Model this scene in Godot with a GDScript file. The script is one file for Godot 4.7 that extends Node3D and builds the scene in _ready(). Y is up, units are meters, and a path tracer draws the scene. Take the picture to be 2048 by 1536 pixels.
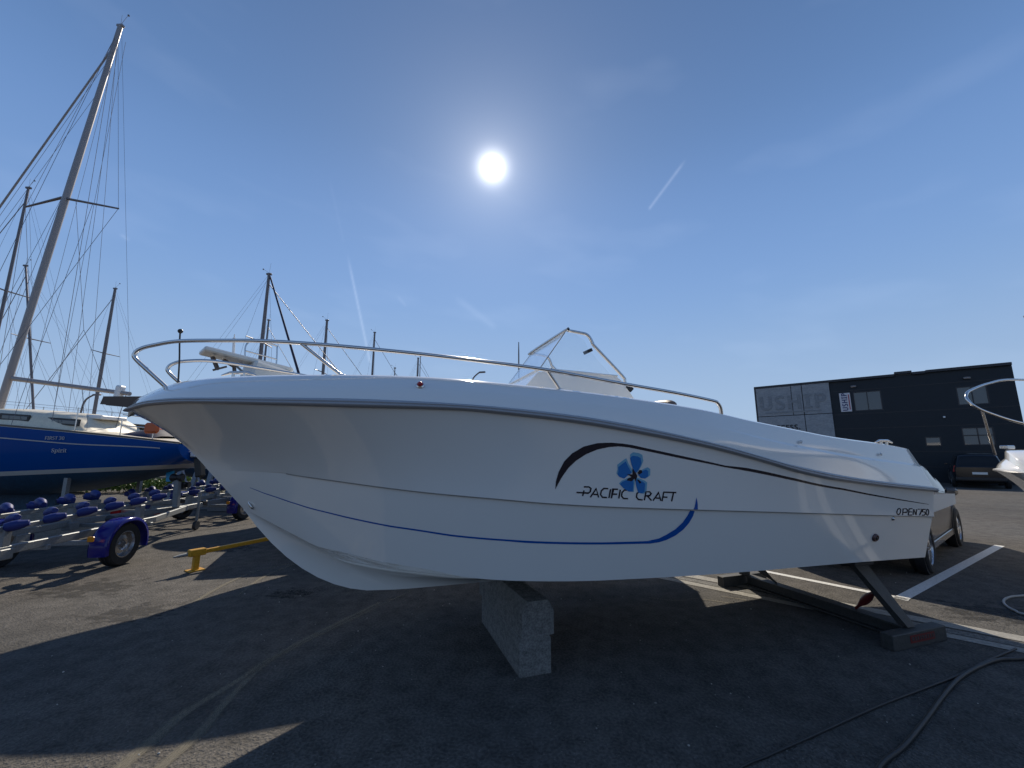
extends Node3D
# A boat yard: a white centre-console motor boat on a block and a cradle, seen against the sun.
# x is right, y is up, -z is away from the camera; metres.

const EYE := 1.6
var M := {}
var used := {}
var rng := RandomNumberGenerator.new()

# ---------------------------------------------------------------- mesh builder
class MB:
	var v := PackedVector3Array()
	var n := PackedVector3Array()
	var uv := PackedVector2Array()
	var c := PackedColorArray()
	var ix := PackedInt32Array()
	var col := Color(1, 1, 1)

	func vert(p: Vector3, nn: Vector3, t := Vector2.ZERO) -> int:
		v.append(p); n.append(nn); uv.append(t); c.append(col)
		return v.size() - 1

	func grid(rows: Array, flip := false, cols: Array = []) -> void:
		var nr := rows.size()
		var nc: int = rows[0].size()
		var b := v.size()
		var sg := -1.0 if flip else 1.0
		for i in nr:
			for j in nc:
				var i0 := maxi(i - 1, 0)
				var i1 := mini(i + 1, nr - 1)
				var j0 := maxi(j - 1, 0)
				var j1 := mini(j + 1, nc - 1)
				var du: Vector3 = rows[i1][j] - rows[i0][j]
				var dv: Vector3 = rows[i][j1] - rows[i][j0]
				if du.length() < 1e-5: du = rows[i1][mini(j + 1, nc - 1)] - rows[i0][mini(j + 1, nc - 1)]
				if dv.length() < 1e-5: dv = rows[mini(i + 1, nr - 1)][j1] - rows[mini(i + 1, nr - 1)][j0]
				var nn := du.cross(dv).normalized() * sg
				if nn.length() < 0.5: nn = Vector3.UP
				if cols.size() > 0: col = cols[i][j]
				vert(rows[i][j], nn, Vector2(float(j) / maxf(1, nc - 1), float(i) / maxf(1, nr - 1)))
		for i in nr - 1:
			for j in nc - 1:
				var a := b + i * nc + j
				if flip: ix.append_array([a, a + nc + 1, a + 1, a, a + nc, a + nc + 1])
				else: ix.append_array([a, a + 1, a + nc + 1, a, a + nc + 1, a + nc])

	func tri(a: Vector3, b: Vector3, d: Vector3) -> void:
		var nn := (d - a).cross(b - a).normalized()
		var k := vert(a, nn); vert(b, nn); vert(d, nn)
		ix.append_array([k, k + 1, k + 2])

	func quad(a: Vector3, b: Vector3, d: Vector3, e: Vector3) -> void:
		var nn := (d - a).cross(b - a).normalized()
		if nn.length() < 0.5: nn = (e - a).cross(d - a).normalized()
		var k := vert(a, nn, Vector2(0, 0)); vert(b, nn, Vector2(1, 0)); vert(d, nn, Vector2(1, 1)); vert(e, nn, Vector2(0, 1))
		ix.append_array([k, k + 1, k + 2, k, k + 2, k + 3])

	func hexa(p: Array) -> void:   # eight corners: bottom ring 0-3, top ring 4-7
		var ctr := Vector3.ZERO
		for q in p: ctr += q / 8.0
		for f in [[0, 1, 2, 3], [4, 5, 6, 7], [0, 1, 5, 4], [1, 2, 6, 5], [2, 3, 7, 6], [3, 0, 4, 7]]:
			var a: Vector3 = p[f[0]]
			var b2: Vector3 = p[f[1]]
			var d: Vector3 = p[f[2]]
			var e: Vector3 = p[f[3]]
			if (d - a).cross(b2 - a).dot((a + d) * 0.5 - ctr) >= 0: quad(a, b2, d, e)
			else: quad(a, e, d, b2)

	func box(ctr: Vector3, size: Vector3, bs := Basis.IDENTITY, bev := 0.0) -> void:
		var h := size * 0.5
		if bev <= 0.0:
			var p := []
			for y in [-1, 1]:
				for q in [[-1, -1], [1, -1], [1, 1], [-1, 1]]: p.append(ctr + bs * Vector3(q[0] * h.x, y * h.y, q[1] * h.z))
			hexa(p)
			return
		bev = minf(bev, minf(h.x, minf(h.y, h.z)) * 0.9)
		var axes := [Vector3.RIGHT, Vector3.UP, Vector3.BACK]
		var pt := func(sx: float, sy: float, sz: float, ax: int) -> Vector3:
			var q := Vector3(sx * (h.x - (0.0 if ax == 0 else bev)), sy * (h.y - (0.0 if ax == 1 else bev)), sz * (h.z - (0.0 if ax == 2 else bev)))
			return ctr + bs * q
		var ring := [[-1, -1], [1, -1], [1, 1], [-1, 1]]
		for ax in 3:
			for s in [-1, 1]:
				var q := []
				for r in ring:
					var w := [0, 0, 0]
					w[ax] = s; w[(ax + 1) % 3] = r[0]; w[(ax + 2) % 3] = r[1]
					q.append(pt.call(w[0], w[1], w[2], ax))
				orient(q, bs * (axes[ax] * s))
		for ax in 3:   # the twelve edges run along axis ax
			var u := (ax + 1) % 3
			var w2 := (ax + 2) % 3
			for s in [-1, 1]:
				for r in [-1, 1]:
					var q := []
					for e in [[-1, u], [1, u], [1, w2], [-1, w2]]:
						var w := [0, 0, 0]
						w[ax] = e[0]; w[u] = s; w[w2] = r
						q.append(pt.call(w[0], w[1], w[2], e[1]))
					orient(q, bs * (axes[u] * s + axes[w2] * r))
		for sx in [-1, 1]:
			for sy in [-1, 1]:
				for sz in [-1, 1]:
					orient([pt.call(sx, sy, sz, 0), pt.call(sx, sy, sz, 1), pt.call(sx, sy, sz, 2)], bs * Vector3(sx, sy, sz))

	func orient(q: Array, out: Vector3) -> void:
		var a: Vector3 = q[0]
		var b: Vector3 = q[1]
		var d: Vector3 = q[2]
		var ok := (d - a).cross(b - a).dot(out) >= 0
		if q.size() == 3:
			if ok: tri(a, b, d)
			else: tri(a, d, b)
		elif ok: quad(a, b, d, q[3])
		else: quad(a, q[3], d, b)

	func bar(a: Vector3, b: Vector3, w: float, t: float, up := Vector3.UP, bev := 0.0) -> void:
		var z := (b - a).normalized()
		var x := up.cross(z)
		if x.length() < 1e-3: x = Vector3.RIGHT.cross(z)
		x = x.normalized()
		var y := z.cross(x)
		box((a + b) * 0.5, Vector3(w, t, (b - a).length()), Basis(x, y, z), bev)

	func tube(path: Array, r, sides := 10, caps := true) -> void:
		var nb := path.size()
		var z0: Vector3 = (path[1] - path[0]).normalized()
		var x := z0.cross(Vector3.UP)
		if x.length() < 1e-3: x = z0.cross(Vector3.RIGHT)
		x = x.normalized()
		var b := v.size()
		for i in nb:
			var z: Vector3 = (path[mini(i + 1, nb - 1)] - path[maxi(i - 1, 0)]).normalized()
			x = (x - z * x.dot(z)).normalized()
			var y := z.cross(x)
			var rr: float = r[i] if r is Array else r
			for k in sides + 1:
				var q := TAU * k / sides
				var d := x * cos(q) + y * sin(q)
				vert(path[i] + d * rr, d)
		for i in nb - 1:
			for k in sides:
				var a := b + i * (sides + 1) + k
				ix.append_array([a, a + sides + 2, a + 1, a, a + sides + 1, a + sides + 2])
		if caps:
			for e in [0, nb - 1]:
				var zz: Vector3 = (path[0] - path[1]).normalized() if e == 0 else (path[nb - 1] - path[nb - 2]).normalized()
				var cc := vert(path[e], zz)
				for k in sides + 1: vert(v[b + e * (sides + 1) + k], zz)
				for k in sides:
					if e == 0: ix.append_array([cc, cc + 1 + k, cc + 2 + k])
					else: ix.append_array([cc, cc + 2 + k, cc + 1 + k])

	func lathe(prof: Array, xf := Transform3D.IDENTITY, seg := 20) -> void:   # prof: Vector2(radius, along y)
		for i in prof.size() - 1:
			var p: Vector2 = prof[i]
			var q: Vector2 = prof[i + 1]
			var t := (q - p)
			if t.length() < 1e-6: continue
			var nn := Vector2(t.y, -t.x).normalized()
			var b := v.size()
			for k in seg + 1:
				var w := TAU * k / seg
				var d := Vector3(cos(w), 0, sin(w))
				var nw := (xf.basis * (d * nn.x + Vector3.UP * nn.y)).normalized()
				vert(xf * (d * p.x + Vector3.UP * p.y), nw)
				vert(xf * (d * q.x + Vector3.UP * q.y), nw)
			for k in seg:
				var a := b + 2 * k
				ix.append_array([a, a + 3, a + 1, a, a + 2, a + 3])

	func prism(poly: PackedVector2Array, xf: Transform3D, depth: float) -> void:   # outline in xf's xy, thickness along z
		var t := Geometry2D.triangulate_polygon(poly)
		for s in [0.0, depth]:
			var nn := xf.basis.z.normalized() * (1.0 if s > 0 else -1.0)
			var b := v.size()
			for p in poly: vert(xf * Vector3(p.x, p.y, s), nn)
			for k in range(0, t.size(), 3):
				var a: Vector3 = v[b + t[k]]
				var fw := (v[b + t[k + 2]] - a).cross(v[b + t[k + 1]] - a).dot(nn) >= 0
				if fw: ix.append_array([b + t[k], b + t[k + 1], b + t[k + 2]])
				else: ix.append_array([b + t[k], b + t[k + 2], b + t[k + 1]])
		var m := poly.size()
		var cw := Geometry2D.is_polygon_clockwise(poly)
		for k in m:
			var p := poly[k]
			var q := poly[(k + 1) % m]
			var out := xf.basis * Vector3(q.y - p.y, -(q.x - p.x), 0) * (-1.0 if cw else 1.0)
			orient([xf * Vector3(p.x, p.y, 0), xf * Vector3(q.x, q.y, 0), xf * Vector3(q.x, q.y, depth), xf * Vector3(p.x, p.y, depth)], out)

	func ball(ctr: Vector3, r: float, sc := Vector3.ONE, seg := 12) -> void:
		var prof := []
		for k in 9: prof.append(Vector2(r * sin(PI * k / 8.0), -r * cos(PI * k / 8.0)))
		lathe(prof, Transform3D(Basis.from_scale(sc), ctr), seg)

	func mesh() -> ArrayMesh:
		var a := []
		a.resize(Mesh.ARRAY_MAX)
		a[Mesh.ARRAY_VERTEX] = v
		a[Mesh.ARRAY_NORMAL] = n
		a[Mesh.ARRAY_TEX_UV] = uv
		a[Mesh.ARRAY_COLOR] = c
		a[Mesh.ARRAY_INDEX] = ix
		var m := ArrayMesh.new()
		m.add_surface_from_arrays(Mesh.PRIMITIVE_TRIANGLES, a)
		return m

# ---------------------------------------------------------------- scene helpers
func numbered(called: String) -> String:
	var k: int = used.get(called, -1) + 1
	used[called] = k
	return called if k == 0 else "%s_%03d" % [called, k]

func thing(called: String, label: String, category: String, at := Vector3.ZERO, turn := 0.0, group := "") -> Node3D:
	var o := Node3D.new()
	o.name = numbered(called)
	add_child(o)
	o.position = at
	o.rotation.y = turn
	o.set_meta("label", label)
	o.set_meta("category", category)
	if group != "": o.set_meta("group", group)
	return o

func part(parent: Node3D, called: String, mb, mat: Material, label := "") -> MeshInstance3D:
	var o := MeshInstance3D.new()
	o.name = called
	o.mesh = mb if mb is Mesh else mb.mesh()
	o.material_override = mat
	parent.add_child(o, true)
	if label != "": o.set_meta("label", label)
	return o

func solo(called: String, mb, mat: Material, label: String, category: String, group := "", at := Vector3.ZERO) -> MeshInstance3D:
	var o := part(self, numbered(called), mb, mat, label)
	o.position = at
	o.set_meta("category", category)
	if group != "": o.set_meta("group", group)
	return o

func struct(called: String, mb, mat: Material) -> MeshInstance3D:
	var o := part(self, called, mb, mat)
	o.set_meta("kind", "structure")
	return o

func V(x: float, y: float, away: float) -> Vector3:   # right, up, distance away
	return Vector3(x, y, -away)

func spline(pts: Array, per := 6) -> Array:
	var out := []
	for i in pts.size() - 1:
		var a: Vector3 = pts[maxi(i - 1, 0)]
		var b: Vector3 = pts[i]
		var d: Vector3 = pts[i + 1]
		var e: Vector3 = pts[mini(i + 2, pts.size() - 1)]
		for k in per: out.append(b.cubic_interpolate(d, a, e, float(k) / per))
	out.append(pts[-1])
	return out

func pchip(tab: Array, k: int, t: float) -> float:   # rows of numbers, column 0 is the parameter
	var m := tab.size()
	if t <= tab[0][0]: return tab[0][k]
	if t >= tab[m - 1][0]: return tab[m - 1][k]
	var i := 0
	while t > tab[i + 1][0]: i += 1
	var h: float = tab[i + 1][0] - tab[i][0]
	var d := func(j: int) -> float: return (tab[j + 1][k] - tab[j][k]) / (tab[j + 1][0] - tab[j][0])
	var sl := func(j: int) -> float:
		if j == 0: return d.call(0)
		if j == m - 1: return d.call(m - 2)
		var p: float = d.call(j - 1)
		var q: float = d.call(j)
		return 0.0 if p * q <= 0.0 else 2.0 * p * q / (p + q)
	var u: float = (t - tab[i][0]) / h
	var m0: float = sl.call(i)
	var m1: float = sl.call(i + 1)
	return tab[i][k] * (2 * u * u * u - 3 * u * u + 1) + m0 * h * (u * u * u - 2 * u * u + u) + tab[i + 1][k] * (3 * u * u - 2 * u * u * u) + m1 * h * (u * u * u - u * u)

# ---------------------------------------------------------------- materials
func mat(lin: Color, rough := 0.5, metal := 0.0, spec := 0.5) -> StandardMaterial3D:
	var m := StandardMaterial3D.new()
	m.albedo_color = lin.linear_to_srgb()
	m.roughness = rough
	m.metallic = metal
	m.metallic_specular = spec
	return m

func seamless(freq: float, kind: int, size := 512, oct := 3, sd := 1) -> Image:
	var f := FastNoiseLite.new()
	f.noise_type = kind
	f.frequency = freq
	f.fractal_octaves = oct
	f.seed = sd
	var im := f.get_seamless_image(size, size)
	im.convert(Image.FORMAT_L8)
	return im

func textured(lin: Color, rough: float, tile: float, amp: float, fine: float, coarse: float, bump := 0.0, speck := 0.0, sd := 3) -> StandardMaterial3D:
	# world-mapped surface: fine grain and coarse mottling in the colour, optional relief
	var n := 512
	var a := seamless(fine, FastNoiseLite.TYPE_SIMPLEX, n, 2, sd).get_data()
	var b := seamless(coarse, FastNoiseLite.TYPE_SIMPLEX, n, 4, sd + 7).get_data()
	var buf := PackedByteArray()
	buf.resize(n * n * 3)
	var hb := PackedByteArray()
	hb.resize(n * n)
	var r := RandomNumberGenerator.new()
	r.seed = sd
	for k in n * n:
		var g := (a[k] / 255.0 - 0.5) * 1.2 + (r.randf() - 0.5) * 0.8
		var w := (b[k] / 255.0 - 0.5)
		var s := 1.0 + amp * (g * 0.9 + w * 0.9)
		hb[k] = clampi(int(127 + g * 110), 0, 255)
		if speck > 0 and r.randf() < speck:
			s *= 2.6
		var q := Color(lin.r * s, lin.g * s, lin.b * s).clamp().linear_to_srgb()
		buf[3 * k] = int(q.r * 255)
		buf[3 * k + 1] = int(q.g * 255)
		buf[3 * k + 2] = int(q.b * 255)
	var m := StandardMaterial3D.new()
	var im := Image.create_from_data(n, n, false, Image.FORMAT_RGB8, buf)
	im.generate_mipmaps()
	m.albedo_texture = ImageTexture.create_from_image(im)
	if bump > 0:
		var bi := Image.create_from_data(n, n, false, Image.FORMAT_L8, hb)
		bi.convert(Image.FORMAT_RGBA8)
		bi.bump_map_to_normal_map(bump)
		m.normal_enabled = true
		m.normal_texture = ImageTexture.create_from_image(bi)
	m.roughness = rough
	m.uv1_triplanar = true
	m.uv1_world_triplanar = true
	m.uv1_scale = Vector3.ONE / tile
	return m

func make_materials() -> void:
	M.gel = mat(Color(0.78, 0.77, 0.735), 0.10, 0.0, 0.5)
	M.gel.clearcoat_enabled = true
	M.gel.clearcoat = 1.0
	M.gel.clearcoat_roughness = 0.03
	M.gel_old = mat(Color(0.70, 0.69, 0.64), 0.25)
	M.cream = textured(Color(0.66, 0.60, 0.47), 0.45, 1.3, 0.18, 0.05, 0.012)
	M.fend = mat(Color(0.34, 0.35, 0.375), 0.28)
	M.seam = mat(Color(0.32, 0.32, 0.31), 0.5)
	M.steel = mat(Color(0.62, 0.60, 0.58), 0.16, 1.0)
	M.galv = textured(Color(0.24, 0.255, 0.265), 0.55, 0.5, 0.25, 0.03, 0.02, 0.0, 0.0, 21)
	M.galv.metallic = 0.45
	M.alu = mat(Color(0.30, 0.275, 0.27), 0.42, 0.25)
	M.mast_dark = mat(Color(0.16, 0.14, 0.14), 0.4, 0.4)
	M.wire = mat(Color(0.16, 0.16, 0.18), 0.85, 0.0, 0.2)
	M.navy = mat(Color(0.008, 0.010, 0.022), 0.15)
	M.blue = mat(Color(0.006, 0.085, 0.36), 0.12)
	M.petal = mat(Color(0.010, 0.17, 0.48), 0.12)
	M.halo = mat(Color(0.17, 0.42, 0.58), 0.12)
	M.bluehull = mat(Color(0.003, 0.065, 0.27), 0.12, 0.0, 0.35)
	M.bluebottom = textured(Color(0.012, 0.05, 0.10), 0.7, 1.1, 0.5, 0.04, 0.012)
	M.boot = mat(Color(0.50, 0.48, 0.45), 0.3)
	M.roller = mat(Color(0.005, 0.018, 0.14), 0.55)
	M.fender = mat(Color(0.012, 0.012, 0.16), 0.16)
	M.rollerdark = mat(Color(0.085, 0.06, 0.05), 0.3, 0.35)  # bow roller steel, brown reflection of the ground put into its colour
	M.drain = mat(Color(0.10, 0.06, 0.06), 0.3, 0.3)
	M.tyre = textured(Color(0.018, 0.018, 0.019), 0.8, 0.3, 0.5, 0.06, 0.02)
	M.black = mat(Color(0.012, 0.012, 0.013), 0.45)
	M.rubber = mat(Color(0.03, 0.03, 0.032), 0.6)
	M.red = mat(Color(0.35, 0.012, 0.012), 0.12)
	M.orange = mat(Color(0.70, 0.26, 0.02), 0.2)
	M.buoy = mat(Color(0.62, 0.12, 0.03), 0.5)
	M.yellow = textured(Color(0.50, 0.26, 0.015), 0.45, 0.4, 0.3, 0.05, 0.02)
	M.cyan = mat(Color(0.02, 0.36, 0.68), 0.3)
	M.tarp = mat(Color(0.010, 0.014, 0.045), 0.7)
	M.conc = textured(Color(0.30, 0.29, 0.265), 0.9, 0.9, 0.35, 0.05, 0.012, 2.5)
	M.conc_dark = textured(Color(0.185, 0.18, 0.168), 0.92, 0.55, 0.8, 0.05, 0.012, 7.0)
	M.panel = textured(Color(0.30, 0.315, 0.33), 0.85, 2.6, 0.28, 0.03, 0.008, 1.0)
	M.clad = textured(Color(0.003, 0.009, 0.016), 0.6, 2.0, 0.3, 0.02, 0.01)
	M.clad_edge = mat(Color(0.012, 0.013, 0.020), 0.4)
	M.paint = textured(Color(0.62, 0.62, 0.60), 0.7, 0.6, 0.35, 0.08, 0.02)
	M.cradle = textured(Color(0.05, 0.05, 0.048), 0.6, 0.5, 0.55, 0.05, 0.015)
	M.carpaint = mat(Color(0.17, 0.155, 0.145), 0.18, 0.35)
	M.suvpaint = mat(Color(0.010, 0.013, 0.018), 0.12, 0.2)
	M.rim = mat(Color(0.45, 0.45, 0.46), 0.25, 0.9)
	M.trim = mat(Color(0.02, 0.02, 0.022), 0.5)
	M.plate = mat(Color(0.7, 0.7, 0.68), 0.4)
	M.white = mat(Color(0.75, 0.75, 0.74), 0.4)
	M.leather = mat(Color(0.14, 0.10, 0.075), 0.5)
	M.hose = mat(Color(0.02, 0.021, 0.022), 0.5)
	M.label_red = mat(Color(0.14, 0.016, 0.014), 0.5)
	M.jack = mat(Color(0.13, 0.014, 0.016), 0.4)
	M.hose_pale = mat(Color(0.30, 0.30, 0.29), 0.35)
	M.banner = mat(Color(0.62, 0.60, 0.62), 0.6)
	M.letter_blue = mat(Color(0.02, 0.03, 0.13), 0.5)
	M.letter_red = mat(Color(0.38, 0.03, 0.03), 0.5)
	M.letter_grey = textured(Color(0.235, 0.25, 0.265), 0.85, 1.2, 0.4, 0.04, 0.01)
	M.letter_black = mat(Color(0.015, 0.015, 0.017), 0.6)
	M.glass_dark = mat(Color(0.03, 0.045, 0.06), 0.03, 0.0, 0.9)
	M.glass_car = mat(Color(0.012, 0.013, 0.015), 0.04, 0.0, 0.4)
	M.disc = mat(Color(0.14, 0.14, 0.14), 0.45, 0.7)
	M.bark = textured(Color(0.06, 0.045, 0.032), 0.9, 0.4, 0.5, 0.06, 0.02)
	M.leaf = mat(Color(0.075, 0.13, 0.018), 0.55)
	M.leaf.vertex_color_use_as_albedo = true
	M.leaf.albedo_color = Color(1, 1, 1)
	M.leaf.backlight_enabled = true
	M.leaf.backlight = Color(0.10, 0.14, 0.02)
	var g := StandardMaterial3D.new()
	g.transparency = BaseMaterial3D.TRANSPARENCY_ALPHA
	g.albedo_color = Color(0.75, 0.85, 0.92, 0.06)
	g.roughness = 0.02
	M.screen = g
const L_RAIL = [[0, 0, 1.905], [0.123, 0.231, 1.9], [0.278, 0.391, 1.915], [0.474, 0.546, 1.918], [0.794, 0.742, 1.908], [1.108, 0.883, 1.895], [1.538, 1.02, 1.883], [2.163, 1.142, 1.874], [2.521, 1.184, 1.849], [2.948, 1.217, 1.809], [3.416, 1.238, 1.746], [3.987, 1.25, 1.653], [4.53, 1.245, 1.543], [4.856, 1.238, 1.467], [5.209, 1.229, 1.406], [5.592, 1.217, 1.362], [6.028, 1.195, 1.317], [6.72, 1.15, 1.261]]
const L_FLARE = [[0.285, 0, 1.736], [0.412, 0.104, 1.694], [0.641, 0.295, 1.7], [0.932, 0.497, 1.689], [1.327, 0.717, 1.657], [1.899, 0.938, 1.617], [2.548, 1.086, 1.577], [3.266, 1.17, 1.514], [4.046, 1.199, 1.429], [5.324, 1.189, 1.258], [6.72, 1.128, 1.146]]
const L_KNUCKLE = [[0.532, 0, 1.488], [1.075, 0.363, 1.478], [1.217, 0.457, 1.46], [1.486, 0.619, 1.427], [1.742, 0.75, 1.394], [2.054, 0.879, 1.358], [2.512, 1.006, 1.314], [2.826, 1.064, 1.283], [3.366, 1.122, 1.244], [4.309, 1.15, 1.186], [5.548, 1.15, 1.107], [6.72, 1.107, 1.03]]
const L_CHINE = [[0.78, 0, 1.21], [1.012, 0.114, 1.101], [1.163, 0.196, 1.033], [1.365, 0.326, 0.955], [1.504, 0.414, 0.933], [1.772, 0.563, 0.883], [2.094, 0.708, 0.834], [2.342, 0.785, 0.785], [2.679, 0.874, 0.757], [3.244, 0.958, 0.732], [4.544, 1.016, 0.698], [5.666, 1.019, 0.676], [6.72, 1, 0.642]]
const L_VEE = [[1.22, 0, 0.745], [1.364, 0.013, 0.835], [1.558, 0.05, 0.778], [1.925, 0.162, 0.713], [2.626, 0.334, 0.643], [3.787, 0.439, 0.599], [5.161, 0.459, 0.569], [6.72, 0.45, 0.532]]
const L_KEEL = [[1.7, 0, 0.541], [1.956, 0, 0.526], [2.28, 0, 0.521], [2.62, 0, 0.519], [3.2, 0, 0.512], [5, 0, 0.48], [6.72, 0, 0.445]]
const L_FEND = [[0, 0, 1.913], [0.143, 0.252, 1.935], [0.282, 0.394, 1.955], [0.468, 0.542, 1.958], [0.646, 0.658, 1.952], [1.104, 0.881, 1.943], [1.535, 1.019, 1.937], [2.162, 1.142, 1.918], [2.95, 1.218, 1.86], [3.992, 1.25, 1.7], [4.864, 1.238, 1.518], [5.602, 1.217, 1.407], [6.72, 1.151, 1.3]]
const L_TOP = [[0, 0, 1.915], [0.079, 0.113, 1.968], [0.163, 0.191, 2.003], [0.315, 0.311, 2.052], [0.423, 0.388, 2.073], [0.663, 0.534, 2.092], [0.851, 0.627, 2.097], [1.206, 0.767, 2.103], [1.518, 0.865, 2.104], [1.905, 0.962, 2.1], [2.184, 1.01, 2.091], [2.476, 1.053, 2.073], [3.009, 1.111, 2.036], [3.493, 1.15, 1.994], [4.09, 1.17, 1.932], [4.58, 1.166, 1.86], [5.011, 1.16, 1.805], [5.499, 1.15, 1.745], [6.25, 1.117, 1.687], [6.54, 1.099, 1.656]]
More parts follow.
